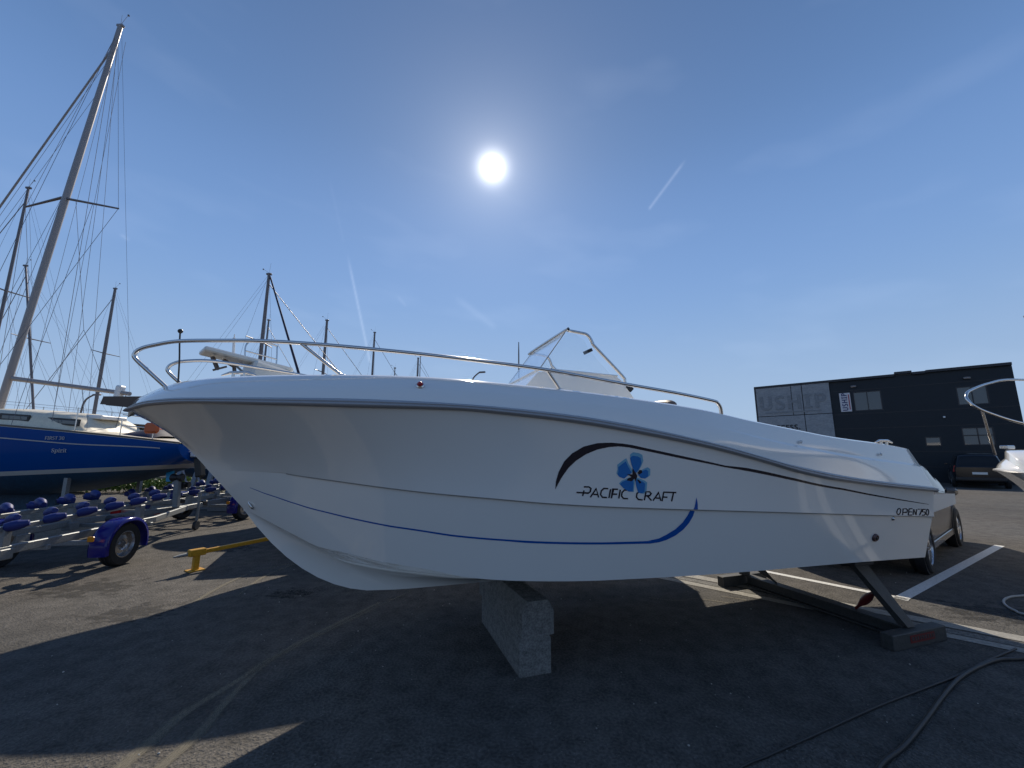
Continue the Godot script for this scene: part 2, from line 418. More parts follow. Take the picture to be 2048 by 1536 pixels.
const RIBBONS = [
	["navy",0,[0.5276,0.8265,0.5315,0.7376,0.5389,0.6165,0.5496,0.4797,0.5609,0.3751,0.5757,0.2751,0.5911,0.2111,0.6054,0.1806,0.6172,0.1705,0.6268,0.1699,0.6458,0.1879,0.6752,0.2096,0.7217,0.2367,0.7477,0.192,0.8036,0.1596,0.8629,0.2032,0.9303,0.3617,0.9915,0.5221],[0.5276,0.8277,0.5321,0.7713,0.5385,0.6912,0.5505,0.5589,0.5616,0.4603,0.5743,0.3694,0.5884,0.2915,0.6015,0.2411,0.612,0.2144,0.6218,0.2084,0.6447,0.2253,0.6742,0.2483,0.7211,0.2659,0.7468,0.2498,0.8029,0.2233,0.8626,0.2586,0.9303,0.4053,0.9915,0.5379]],
	["blue",1,[0.6715,0.0246,0.6695,0.0974,0.6646,0.1994,0.6573,0.3009,0.6479,0.3869,0.6374,0.4501,0.6282,0.4843,0.618,0.5013,0.5655,0.5106,0.5233,0.5136,0.4818,0.5168,0.4597,0.5094,0.3935,0.5053,0.334,0.5081,0.2753,0.4859,0.2359,0.4608,0.189,0.4205,0.1437,0.3696,0.1162,0.3111],[0.6665,0.0177,0.6628,0.0991,0.6567,0.2005,0.6484,0.2941,0.6378,0.3723,0.6286,0.4282,0.615,0.4649,0.615,0.4649,0.5658,0.4817,0.5237,0.4859,0.4823,0.4899,0.4601,0.4873,0.394,0.4838,0.3346,0.4882,0.276,0.4676,0.2367,0.445,0.1899,0.406,0.1447,0.3562,0.1169,0.3026]],
	["blue",0,[0.6764,0.8169,0.6762,0.8685,0.6756,0.9203,0.6734,1.0215],[0.6763,0.8185,0.6732,0.9071,0.6708,0.9668,0.6682,1.0086]],
	["navy",0,[0.5534,0.8894,0.5573,0.8196],[0.5521,0.886,0.556,0.8162]],
	["navy",0,[0.5578,0.7835,0.5628,0.7792,0.5636,0.7912,0.5619,0.8255,0.5602,0.8367,0.5483,0.8393],[0.5584,0.7655,0.5637,0.7609,0.5657,0.7843,0.563,0.8341,0.5596,0.8575,0.5476,0.8571]],
	["navy",0,[0.5606,0.9023,0.5695,0.802,0.568,0.8966],[0.5597,0.8928,0.5707,0.7693,0.5696,0.8911]],
	["navy",0,[0.5643,0.8678,0.5687,0.8669],[0.565,0.8497,0.5694,0.8488]],
	["navy",0,[0.5831,0.7658,0.5782,0.7673,0.574,0.8041,0.5712,0.858,0.5723,0.8983,0.5773,0.897],[0.5824,0.7843,0.5781,0.7856,0.5751,0.8125,0.5729,0.8535,0.5737,0.8787,0.5779,0.8786]],
	["navy",0,[0.5844,0.7777,0.5788,0.8911],[0.5858,0.7805,0.5802,0.894]],
	["navy",0,[0.5932,0.7646,0.587,0.7683,0.5813,0.8931],[0.5926,0.7834,0.5885,0.7857,0.5827,0.896]],
	["navy",0,[0.5846,0.8494,0.5895,0.8483],[0.5852,0.8308,0.5902,0.8296]],
	["navy",0,[0.5945,0.7759,0.5891,0.8905],[0.5959,0.7783,0.5905,0.8932]],
	["navy",0,[0.6045,0.7665,0.5994,0.7693,0.5952,0.8098,0.593,0.8614,0.5944,0.8986,0.5995,0.8975],[0.6039,0.7856,0.5994,0.7879,0.5964,0.8176,0.5948,0.8553,0.5957,0.8783,0.6001,0.8785]],
	["navy",0,[0.6209,0.7719,0.6154,0.7739,0.6111,0.8097,0.6088,0.8629,0.6101,0.9015,0.615,0.9045],[0.6203,0.7916,0.6153,0.7931,0.6122,0.8191,0.6106,0.8577,0.6114,0.8811,0.6157,0.8851]],
	["navy",0,[0.6178,0.8992,0.6227,0.7883,0.6256,0.7898,0.626,0.8033,0.6247,0.822,0.62,0.8295],[0.6164,0.8961,0.6216,0.7779,0.6267,0.7697,0.6281,0.8017,0.6248,0.844,0.6195,0.8489]],
	["navy",0,[0.6214,0.8469,0.6241,0.905],[0.6229,0.8331,0.6256,0.8913]],
	["navy",0,[0.6269,0.9026,0.6353,0.8002,0.6342,0.8987],[0.626,0.8917,0.6363,0.7641,0.6359,0.8931]],
	["navy",0,[0.6303,0.8689,0.6348,0.8686],[0.6309,0.8489,0.6354,0.8484]],
	["navy",0,[0.6556,0.7541,0.6413,0.7618,0.6355,0.8975],[0.6551,0.7752,0.6418,0.7817,0.637,0.9008]],
	["navy",0,[0.6385,0.85,0.6434,0.8505],[0.6391,0.8296,0.644,0.8299]],
	["navy",0,[0.6515,0.7685,0.6461,0.8932],[0.6529,0.7721,0.6476,0.8973]],
	["navy",0,[0.9452,0.8518,0.9455,0.7926,0.9448,0.7421,0.9428,0.7208,0.9406,0.7432,0.9388,0.791,0.9376,0.8522,0.9372,0.9135,0.9379,0.963,0.9398,0.9843,0.9421,0.9632,0.9439,0.9163,0.9451,0.8575],[0.9436,0.85,0.9439,0.7979,0.9434,0.7676,0.9427,0.7615,0.9416,0.7723,0.9401,0.8087,0.9391,0.8597,0.9388,0.9086,0.9393,0.9383,0.9399,0.9444,0.9411,0.9341,0.9426,0.8983,0.9436,0.8448]],
	["navy",0,[0.9476,0.9782,0.9498,0.7588,0.954,0.7613,0.955,0.7995,0.9541,0.8456,0.9479,0.8642],[0.946,0.9724,0.9483,0.7365,0.9546,0.7236,0.9569,0.7956,0.9549,0.8901,0.9479,0.9003]],
	["navy",0,[0.9643,0.7135,0.959,0.7192],[0.9643,0.7511,0.959,0.7566]],
	["navy",0,[0.9582,0.7336,0.9552,0.9652],[0.9598,0.7419,0.9568,0.9738]],
	["navy",0,[0.956,0.9877,0.9624,0.9839],[0.956,0.9511,0.9624,0.9469]],
	["navy",0,[0.9574,0.8744,0.9633,0.8699],[0.9574,0.8374,0.9633,0.8326]],
	["navy",0,[0.965,0.9674,0.9672,0.7497],[0.9634,0.9605,0.9656,0.7432]],
	["navy",0,[0.9656,0.7523,0.9684,0.9668],[0.9672,0.74,0.97,0.9552]],
	["navy",0,[0.97,0.9644,0.9721,0.7446],[0.9684,0.9574,0.9705,0.7381]],
	["navy",0,[0.9731,0.7584,0.9791,0.7389,0.9742,0.9612],[0.9731,0.7201,0.9821,0.7237,0.9756,0.9787]],
	["navy",0,[0.9862,0.7119,0.981,0.7182,0.9794,0.8507,0.9837,0.8523,0.9845,0.8868,0.9829,0.9385,0.9789,0.9418],[0.9863,0.7508,0.9822,0.7554,0.9815,0.8216,0.9845,0.813,0.9867,0.8939,0.9836,0.9772,0.9789,0.9798]],
	["navy",0,[0.9918,0.839,0.9918,0.7781,0.9911,0.7275,0.9893,0.7005,0.9876,0.7284,0.9865,0.7786,0.9859,0.8414,0.9858,0.9037,0.9865,0.9535,0.9883,0.9809,0.9901,0.9544,0.9912,0.9046,0.9918,0.8435],[0.9901,0.8393,0.9901,0.7838,0.9896,0.75,0.9894,0.7481,0.9889,0.7542,0.9881,0.7914,0.9875,0.8455,0.9875,0.8985,0.988,0.9319,0.9882,0.9339,0.9887,0.928,0.9896,0.8914,0.9901,0.8351]],
]
const POLYS = [
	["halo",0,[0.62,0.305,0.6243,0.267,0.63,0.2653,0.6331,0.2847,0.6317,0.3658,0.627,0.4473,0.6206,0.53,0.6184,0.5035,0.6186,0.4014]],
	["halo",0,[0.6024,0.4586,0.6102,0.3937,0.6147,0.3582,0.6149,0.427,0.6158,0.4908,0.6165,0.5262,0.6106,0.5699,0.6042,0.6245,0.599,0.6043,0.598,0.5699,0.6008,0.5171]],
	["halo",0,[0.6213,0.5381,0.6277,0.4807,0.6339,0.4446,0.6359,0.4687,0.6333,0.5525,0.6286,0.593,0.6234,0.5903]],
	["halo",0,[0.5964,0.6978,0.6006,0.6581,0.6075,0.6222,0.6149,0.5923,0.6141,0.659,0.6089,0.7955,0.6035,0.7968,0.5988,0.7529]],
	["halo",0,[0.6165,0.5964,0.6197,0.6074,0.625,0.6312,0.6272,0.6587,0.6226,0.7832,0.6187,0.8132,0.6141,0.8049,0.6147,0.7011]],
	["petal",0,[0.6187,0.3467,0.6225,0.3142,0.6274,0.3133,0.63,0.3301,0.6288,0.3998,0.6248,0.4696,0.6192,0.5405,0.6174,0.5175,0.6175,0.4296]],
	["petal",0,[0.6024,0.4874,0.609,0.4318,0.6129,0.4016,0.6131,0.4608,0.6139,0.5158,0.6145,0.5463,0.6094,0.5837,0.6039,0.6306,0.5994,0.6132,0.5985,0.5835,0.601,0.5381]],
	["petal",0,[0.6202,0.5583,0.6257,0.5092,0.6311,0.4785,0.6328,0.4993,0.6305,0.5711,0.6265,0.6057,0.622,0.6033]],
	["petal",0,[0.597,0.7078,0.6006,0.6736,0.6066,0.6428,0.613,0.6173,0.6123,0.6746,0.6078,0.792,0.6031,0.7932,0.5991,0.7553]],
	["petal",0,[0.6154,0.6209,0.6182,0.6305,0.6227,0.6512,0.6246,0.6748,0.6206,0.7818,0.6173,0.8075,0.6133,0.8003,0.6138,0.7111]],
	["navy",0,[0.617,0.4805,0.6187,0.5412,0.6191,0.5786,0.6148,0.6595,0.615,0.6149,0.6108,0.6573,0.6059,0.6497,0.6077,0.623,0.6125,0.599,0.6084,0.5662,0.6145,0.5653]],
	["navy",0,[0.6202,0.5418,0.6235,0.4968,0.6261,0.4933,0.6257,0.5258,0.6217,0.559]],
	["navy",0,[0.6171,0.6254,0.6193,0.6268,0.6207,0.6661,0.6184,0.6775]],
]

# ---------------------------------------------------------------- sky, sun, camera
const SUN_AZ := -3.0
const SUN_EL := 37.2

func dir(az: float, el: float) -> Vector3:
	var a := deg_to_rad(az)
	var e := deg_to_rad(el)
	return Vector3(sin(a) * cos(e), sin(e), -cos(a) * cos(e))

const SKY_ROWS = [[-90.0, 0.10, 0.10, 0.10], [-2.0, 0.16, 0.17, 0.19], [-0.3, 0.36, 0.46, 0.60], [0.0, 0.43, 0.56, 0.73], [4.0, 0.395, 0.54, 0.745], [10.0, 0.33, 0.485, 0.73],
	[20.0, 0.225, 0.385, 0.69], [30.0, 0.165, 0.305, 0.60], [40.0, 0.115, 0.225, 0.465], [52.0, 0.088, 0.175, 0.375], [90.0, 0.055, 0.115, 0.27]]

func make_sky() -> PanoramaSkyMaterial:
	var w := 2048
	var h := 1024
	var s := dir(SUN_AZ, SUN_EL)
	var f := PackedFloat32Array()
	f.resize(w * h * 3)
	var nz := FastNoiseLite.new()
	nz.frequency = 2.2
	nz.fractal_octaves = 4
	for y in h:
		var el := 90.0 - 180.0 * (y + 0.5) / h
		var cr := pchip(SKY_ROWS, 1, el)
		var cg := pchip(SKY_ROWS, 2, el)
		var cb := pchip(SKY_ROWS, 3, el)
		var sy := sin(deg_to_rad(el))
		var cy := cos(deg_to_rad(el))
		for x in w:
			var k := (y * w + x) * 3
			if el < -3.0:
				f[k] = cr; f[k + 1] = cg; f[k + 2] = cb
				continue
			var az := TAU * (x + 0.5) / w
			var d := Vector3(sin(az) * cy, sy, -cos(az) * cy)
			var g := rad_to_deg(acos(clampf(d.dot(s), -1, 1)))
			# forward scattering in hazy air round the sun, and its disc
			var au := 0.36 * exp(-g / 2.4) + 0.20 * exp(-g / 8.0) + 0.03 * exp(-g / 20.0)
			if g < 6.0: au += 10.0 * (1.0 - smoothstep(0.5, 1.5, g)) + 1.5 * exp(-g * g / 2.2)
			var ph := 0.93 + 0.07 * d.dot(s)
			# thin cirrus veils
			var ci := maxf(0.0, nz.get_noise_3d(d.x * 1.2 + d.y, d.y * 3.5, d.z * 1.2) - 0.12) * 0.055
			f[k] = cr * ph + au * 1.0 + ci
			f[k + 1] = cg * ph + au * 0.97 + ci
			f[k + 2] = cb * ph + au * 0.92 + ci
	# vapour trails: from, to, width in degrees, brightness
	for t in [[25.32, 35.55, 19.85, 30.99, 0.05, 0.14], [-26.14, 33.53, -23.6, 26.5, 0.05, 0.015], [-23.18, 25.66, -19.3, 11.97, 0.06, 0.12], [-8.59, 21.58, -2.44, 17.44, 0.3, 0.03],
			[-16.34, 21.0, -15.0, 19.7, 0.12, 0.03], [-45.6, 21.65, -44.9, 21.3, 0.06, 0.08]]:
		var a := dir(t[0], t[1])
		var b := dir(t[2], t[3])
		var steps := int(rad_to_deg(a.angle_to(b)) / 0.05)
		for i in steps:
			var d := a.slerp(b, float(i) / steps)
			var px := fposmod(atan2(d.x, -d.z) / TAU, 1.0) * w
			var py := (0.5 - asin(d.y) / PI) * h
			var str: float = t[5] * (0.75 + 0.35 * nz.get_noise_1d(i * 0.35)) * smoothstep(0.0, 0.25, float(i) / steps)
			var sg: float = t[4] / 0.176
			var rr := int(ceil(sg * 2.5)) + 1
			for oy in range(-rr, rr + 1):
				for ox in range(-rr, rr + 1):
					var qx := int(px) + ox
					var qy := int(py) + oy
					var dx := qx + 0.5 - px
					var dy := qy + 0.5 - py
					var wt := str * exp(-(dx * dx + dy * dy) / (2.0 * maxf(sg, 0.45) * maxf(sg, 0.45))) * 0.17 / maxf(sg, 0.45)
					var k := (qy * w + posmod(qx, w)) * 3
					for ch in 3: f[k + ch] += wt
	var im := Image.create_from_data(w, h, false, Image.FORMAT_RGBF, f.to_byte_array())
	var m := PanoramaSkyMaterial.new()
	m.panorama = ImageTexture.create_from_image(im)
	return m

func set_stage() -> void:
	var cam := Camera3D.new()
	cam.name = "camera"
	add_child(cam)
	cam.position = Vector3(0, EYE, 0)
	cam.rotation_degrees = Vector3(9.7, 0, 0)
	cam.fov = 85.56
	cam.near = 0.05
	cam.far = 3000.0
	cam.current = true
	var we := WorldEnvironment.new()
	we.name = "world_environment"
	var env := Environment.new()
	env.background_mode = Environment.BG_SKY
	var sky := Sky.new()
	sky.sky_material = make_sky()
	env.sky = sky
	env.ambient_light_source = Environment.AMBIENT_SOURCE_SKY
	env.tonemap_mode = Environment.TONE_MAPPER_LINEAR
	env.tonemap_exposure = 1.0
	env.sdfgi_enabled = true
	env.ssao_enabled = true
	env.ssil_enabled = true
	we.environment = env
	add_child(we)
	var sun := DirectionalLight3D.new()
	sun.name = "sun"
	add_child(sun)
	sun.look_at_from_position(dir(SUN_AZ, SUN_EL) * 50.0, Vector3.ZERO, Vector3.UP)
	sun.light_energy = 1.6
	sun.light_color = Color(1.0, 0.95, 0.87)
	sun.light_angular_distance = 0.53
	sun.shadow_enabled = true

# ---------------------------------------------------------------- ground
func make_ground() -> void:
	var xs := [-900.0, -300.0, -120.0, -60.0, -40.0]
	for k in 129: xs.append(-32.0 + k * 0.5)
	xs.append_array([40.0, 60.0, 120.0, 300.0, 900.0])
	var zs := [-900.0, -300.0, -120.0, -70.0, -50.0]
	for k in 109: zs.append(-40.0 + k * 0.5)
	zs.append_array([20.0, 40.0, 100.0, 300.0, 900.0])
	var nz := FastNoiseLite.new()
	nz.seed = 5
	nz.frequency = 0.22
	nz.fractal_octaves = 5
	var n2 := FastNoiseLite.new()
	n2.seed = 11
	n2.frequency = 0.9
	n2.fractal_octaves = 3
	var rows := []
	var cols := []
	for z in zs:
		var r := PackedVector3Array()
		var cc := PackedColorArray()
		for x in xs:
			r.append(Vector3(x, 0, z))
			var k := 0.86 + 0.36 * nz.get_noise_2d(x, z * 1.0) + 0.26 * n2.get_noise_2d(x, z)
			var wm := 0.09 * nz.get_noise_2d(x + 80.0, z - 50.0)
			cc.append(Color(clampf(k * (1.0 + wm), 0.4, 1), clampf(k, 0.4, 1), clampf(k * (1.0 - wm), 0.4, 1)))
		rows.append(r)
		cols.append(cc)
	var mb := MB.new()
	mb.grid(rows, false, cols)
	var m := textured(Color(0.090, 0.083, 0.075), 0.93, 1.9, 0.75, 0.11, 0.014, 4.0, 0.008, 9)
	m.vertex_color_use_as_albedo = true
	struct("ground", mb, m)

func strip(pts: Array, w0: float, w1: float, y: float) -> MB:   # flat band on the ground along points (x, away)
	var p := []
	for q in pts: p.append(V(q[0], y, q[1]))
	p = spline(p, 8)
	var rows := []
	for i in p.size():
		var d: Vector3 = (p[mini(i + 1, p.size() - 1)] - p[maxi(i - 1, 0)]).normalized()
		var s := d.cross(Vector3.UP) * lerpf(w0, w1, float(i) / (p.size() - 1)) * 0.5
		rows.append(PackedVector3Array([p[i] - s, p[i], p[i] + s]))
	var mb := MB.new()
	mb.grid(rows)
	return mb

func make_markings() -> void:
	var a := Vector2(3.1, 6.68)
	for l in [["parking_line", [[2.78, 7.08], [4.44, 4.98]], 0.10], ["parking_line", [[4.35, 5.0], [8.72, 7.8]], 0.12]]:
		var o := struct(numbered(l[0]), strip(l[1], l[2], l[2], 0.004), M.paint)
	# gutter of pale concrete: three lengths side by side
	for g in [[0.0, 0.17, 0.004, M.conc], [0.19, 0.13, 0.003, M.conc_dark], [0.34, 0.13, 0.004, M.conc]]:
		var d := Vector2(2.16, -1.99).normalized()
		var s := Vector2(d.y, -d.x)
		var p0: Vector2 = Vector2(2.34, 5.97) - d * 3.2 + s * g[0]
		struct(numbered("gutter_strip"), strip([[p0.x, p0.y], [p0.x + d.x * 9.5, p0.y + d.y * 9.5]], g[1], g[1], g[2]), g[3])
	# dust left by tyres: a patchy pale film with its own ragged outline
	var n := 256
	var im := Image.create(n, n, false, Image.FORMAT_RGBA8)
	var nz := FastNoiseLite.new()
	nz.frequency = 0.07
	nz.fractal_octaves = 4
	for y in n:
		for x in n:
			var u := absf(x / 255.0 - 0.5) * 2.0
			var e := 1.0 - smoothstep(0.45, 1.0, u + 0.5 * nz.get_noise_2d(x * 0.9, y * 0.35))
			var al := clampf(e * (0.62 + 1.0 * nz.get_noise_2d(x * 2.5, y * 2.5 + 90.0)), 0.0, 0.75)
			im.set_pixel(x, y, Color(0.50, 0.475, 0.42, al))
	var m := StandardMaterial3D.new()
	m.albedo_texture = ImageTexture.create_from_image(im)
	m.transparency = BaseMaterial3D.TRANSPARENCY_ALPHA
	m.roughness = 0.95
	for t in [[[[-1.45, 4.9], [-1.8, 4.02], [-1.92, 3.61], [-1.95, 3.41], [-2.0, 3.15], [-2.05, 2.95], [-2.05, 2.76], [-2.04, 2.61], [-2.02, 2.3]], 0.06, 0.11],
			[[[-1.2, 5.3], [-1.59, 4.41], [-1.81, 3.87], [-1.91, 3.53], [-1.89, 3.15], [-1.85, 2.9], [-1.82, 2.69], [-1.83, 2.3]], 0.04, 0.09],
			[[[-2.9, 7.3], [-3.27, 6.63], [-3.55, 6.21], [-3.6, 5.74], [-3.57, 5.33], [-3.5, 4.9]], 0.07, 0.06], [[[-3.1, 7.0], [-3.24, 6.48], [-3.3, 6.01], [-3.27, 5.63], [-3.15, 5.1]], 0.07, 0.05],
			[[[1.55, 5.05], [1.85, 4.95], [2.05, 5.02], [2.3, 4.92], [2.55, 4.78], [2.62, 4.95], [2.4, 5.1]], 0.035, 0.03]]:
		struct(numbered("tyre_track"), strip(t[0], t[1], t[2], 0.004), m)

	# oil stains and damp spots: dark, ragged patches of their own
	var st := Image.create(n, n, false, Image.FORMAT_RGBA8)
	var sz := FastNoiseLite.new()
	sz.seed = 31
	sz.frequency = 0.02
	sz.fractal_octaves = 5
	for y in n:
		for x in n:
			var r := Vector2(x - 127.5, y - 127.5).length() / 127.5
			var e := 1.0 - smoothstep(0.35, 0.8, r + 0.9 * sz.get_noise_2d(x, y))
			st.set_pixel(x, y, Color(0.10, 0.095, 0.09, clampf(e * (0.55 + 0.6 * sz.get_noise_2d(x * 3.0, y * 3.0 + 40.0)), 0.0, 0.8)))
	var sm := StandardMaterial3D.new()
	sm.albedo_texture = ImageTexture.create_from_image(st)
	sm.transparency = BaseMaterial3D.TRANSPARENCY_ALPHA
	sm.roughness = 0.7
	for q in [[-3.9, 4.6, 0.5], [-5.2, 5.4, 0.7], [-2.6, 5.2, 0.35], [4.9, 4.6, 0.6], [7.2, 4.9, 0.8], [9.8, 11.5, 1.2], [13.0, 15.0, 1.6], [-4.9, 7.6, 0.6]]:
		var mb := MB.new()
		var w: float = q[2]
		mb.quad(V(q[0] - w, 0.0025, q[1] - w * 0.7), V(q[0] - w, 0.0025, q[1] + w * 0.7), V(q[0] + w, 0.0025, q[1] + w * 0.7), V(q[0] + w, 0.0025, q[1] - w * 0.7))
		struct(numbered("oil_stain"), mb, sm)
	# loose grit
	var peb := MB.new()
	peb.ball(Vector3(0, 0.3, 0), 1.0, Vector3(1, 0.55, 0.8), 6)
	var mm := MultiMesh.new()
	mm.transform_format = MultiMesh.TRANSFORM_3D
	mm.use_colors = true
	mm.mesh = peb.mesh()
	mm.instance_count = 1600
	var r2 := RandomNumberGenerator.new()
	r2.seed = 77
	for k in 1600:
		var p := V(r2.randf_range(-7.0, 8.0), 0.001, 2.2 + 6.5 * pow(r2.randf(), 1.4))
		var s := 0.0022 + 0.006 * pow(r2.randf(), 3.0)
		mm.set_instance_transform(k, Transform3D(Basis(Vector3.UP, r2.randf() * TAU).scaled(Vector3.ONE * s), p))
		var g := 0.10 + 0.45 * pow(r2.randf(), 2.0)
		mm.set_instance_color(k, Color(g, g * 0.95, g * 0.86))
	var gi := MultiMeshInstance3D.new()
	gi.name = "loose_grit"
	gi.multimesh = mm
	var gm := mat(Color(1, 1, 1), 0.9)
	gm.vertex_color_use_as_albedo = true
	gi.material_override = gm
	gi.set_meta("kind", "stuff")
	gi.set_meta("label", "small pale stones scattered over the asphalt")
	gi.set_meta("category", "grit")
	add_child(gi)

# ---------------------------------------------------------------- motor boat hull: lines as rows of (aft of stem, half breadth, height)
var HM := {}   # shared hull meshes

func on_line(tab: Array, u: float) -> Vector3:
	var t0: float = tab[0][0]
	var t1: float = tab[tab.size() - 1][0]
	var t := t0 + (t1 - t0) * pow(u, 1.5)
	return Vector3(t, pchip(tab, 2, t), pchip(tab, 1, t))

func panel_at(k: int, u: float, v: float) -> Vector3:   # 0 topsides, 1 below the knuckle, 2 bottom, 3 bulwark
	var a: Vector3
	var c: Vector3
	match k:
		1: return on_line(L_KNUCKLE, u).lerp(on_line(L_CHINE, u), v)
		3:
			a = on_line(L_FEND, u); c = on_line(L_TOP, u)
			var q := a.lerp(c, v)
			q.z += (0.022 - 0.016 * smoothstep(0.6, 0.85, u)) * sin(PI * v) * minf(1.0, q.z * 3.0)
			return q
		0: a = on_line(L_RAIL, u); c = on_line(L_KNUCKLE, u)
		2: a = on_line(L_CHINE, u); c = on_line(L_KEEL, u)
	var b := on_line(L_FLARE if k == 0 else L_VEE, u)
	return a * (2 * (v - 0.5) * (v - 1)) + b * (4 * v * (1 - v)) + c * (2 * v * (v - 0.5))

func mir(p: Vector3, s: float) -> Vector3: return Vector3(p.x, p.y, p.z * s)

func skin(mb: MB, k: int, s: float, nu := 64, nv := 10, overhang := 0.0) -> void:
	var rows := []
	for i in nu + 1:
		var r := PackedVector3Array()
		for j in nv + 1:
			var p := panel_at(k, maxf(float(i) / nu, 0.0005), float(j) / nv)
			p.z += overhang * smoothstep(0.1, 0.3, float(i) / nu) * pow(float(j) / nv, 2.0)
			r.append(mir(p, s))
		rows.append(r)
	# bulwark runs upwards, the other panels downwards
	mb.grid(rows, (s > 0) != (k == 3))

func build_hull_meshes() -> void:
	var mb := MB.new()
	var up := MB.new()
	var fend := MB.new()
	var deck := MB.new()
	var seam := MB.new()
	for s in [1.0, -1.0]:
		# the topsides overhang the lower panel by a centimetre at the knuckle
		skin(mb, 0, s, 72, 12, 0.013)
		skin(mb, 1, s, 72, 8)
		skin(mb, 2, s, 72, 8)
		var rows := []
		for i in 73:
			var u := maxf(i / 72.0, 0.0005)
			var k := on_line(L_KNUCKLE, u)
			var o := 0.013 * smoothstep(0.1, 0.3, u)
			rows.append(PackedVector3Array([mir(k + Vector3(0, 0, o), s), mir(k + Vector3(0, -0.006, o), s), mir(k + Vector3(0, -0.008, -0.003), s)]))
		seam.grid(rows.slice(15), s > 0)
		# bulwark: the upper half steps in along a crease that starts amidships
		rows = []
		var rows2 := []
		for i in 73:
			var u := maxf(i / 72.0, 0.0005)
			var step := 0.018 * smoothstep(0.72, 0.82, u)
			var r := PackedVector3Array()
			for j in 7: r.append(mir(panel_at(3, u, 0.53 * j / 6.0), s))
			rows.append(r)
			var q := PackedVector3Array()
			q.append(mir(panel_at(3, u, 0.53), s))
			for j in 7:
				var p := panel_at(3, u, 0.535 + 0.465 * j / 6.0)
				p.z = maxf(0.0, p.z - step * (1.0 - j / 6.0 * 0.4))
				q.append(mir(p, s))
			rows2.append(q)
		up.grid(rows, s < 0)
		up.grid(rows2, s < 0)
		# capping and deck
		rows = []
		for i in 73:
			var u := maxf(i / 72.0, 0.0005)
			var t := on_line(L_TOP, u)
			t.z = maxf(0.0, t.z - 0.018 * 0.6 * smoothstep(0.72, 0.82, u))
			var w := minf(1.0, t.z / 0.3)
			var dip := 0.05 + 0.30 * smoothstep(0.25, 0.4, u)
			rows.append(PackedVector3Array([mir(t, s), mir(t + Vector3(0, 0.012, -0.02 * w), s), mir(t + Vector3(0, 0.012, -0.12 * w), s), mir(t + Vector3(0, -0.01, -0.14 * w), s),
				mir(t + Vector3(0, -dip, -0.15 * w), s), Vector3(t.x, t.y - dip + 0.03, 0)]))
		deck.grid(rows, s < 0)
		# rubbing strake: a rounded rubber section with a groove
		rows = []
		for i in 73:
			var u := maxf(i / 72.0, 0.0005)
			var a := on_line(L_RAIL, u)
			var b := on_line(L_FEND, u)
			var r := PackedVector3Array()
			for q in [[0.0, -0.004], [0.02, 0.022], [0.22, 0.040], [0.42, 0.044], [0.5, 0.034], [0.58, 0.034], [0.66, 0.042], [0.86, 0.030], [1.0, -0.004]]:
				var p := a.lerp(b, q[0])
				var ww := minf(1.0, p.z / 0.15 + 0.4)
				p.z += q[1] * ww if p.z > 0.02 else 0.0
				p.x -= q[1] * (1.0 - smoothstep(0.0, 0.3, p.z)) * 0.6
				r.append(mir(p, s))
			rows.append(r)
		fend.grid(rows, s < 0)
	# transom
	var e := [on_line(L_KEEL, 1), on_line(L_CHINE, 1), on_line(L_KNUCKLE, 1), on_line(L_RAIL, 1), on_line(L_FEND, 1), panel_at(3, 1, 0.53), on_line(L_TOP, 1)]
	for k in e.size() - 1:
		mb.quad(mir(e[k], 1), mir(e[k], -1), mir(e[k + 1], -1), mir(e[k + 1], 1))
	HM.hull = mb.mesh()
	HM.bulwark = up.mesh()
	HM.fend = fend.mesh()
	HM.deck = deck.mesh()
	HM.seam = seam.mesh()

func hull_parts(o: Node3D, gel: Material, fend: Material, sc := Vector3.ONE, lift := 0.0) -> void:
	for k in [["hull", HM.hull, gel], ["bulwark", HM.bulwark, gel], ["deck", HM.deck, gel], ["rubbing_strake", HM.fend, fend], ["knuckle_seam", HM.seam, M.seam]]:
		var p := part(o, k[0], k[1], k[2])
		p.scale = sc
		p.position.y = lift

func surf(k: int, u: float, v: float, off: float) -> Vector3:   # a point of the near side, lifted off the skin
	var p := panel_at(k, u, v)
	var du := panel_at(k, minf(u + 0.004, 1.0), v) - panel_at(k, maxf(u - 0.004, 0.001), v)
	var dv := panel_at(k, u, v + 0.01) - panel_at(k, u, v - 0.01)
	var nn := du.cross(dv).normalized()
	if nn.z < 0: nn = -nn
	if k == 0: p.z += 0.013 * smoothstep(0.1, 0.3, u) * v * v
	return p + nn * off

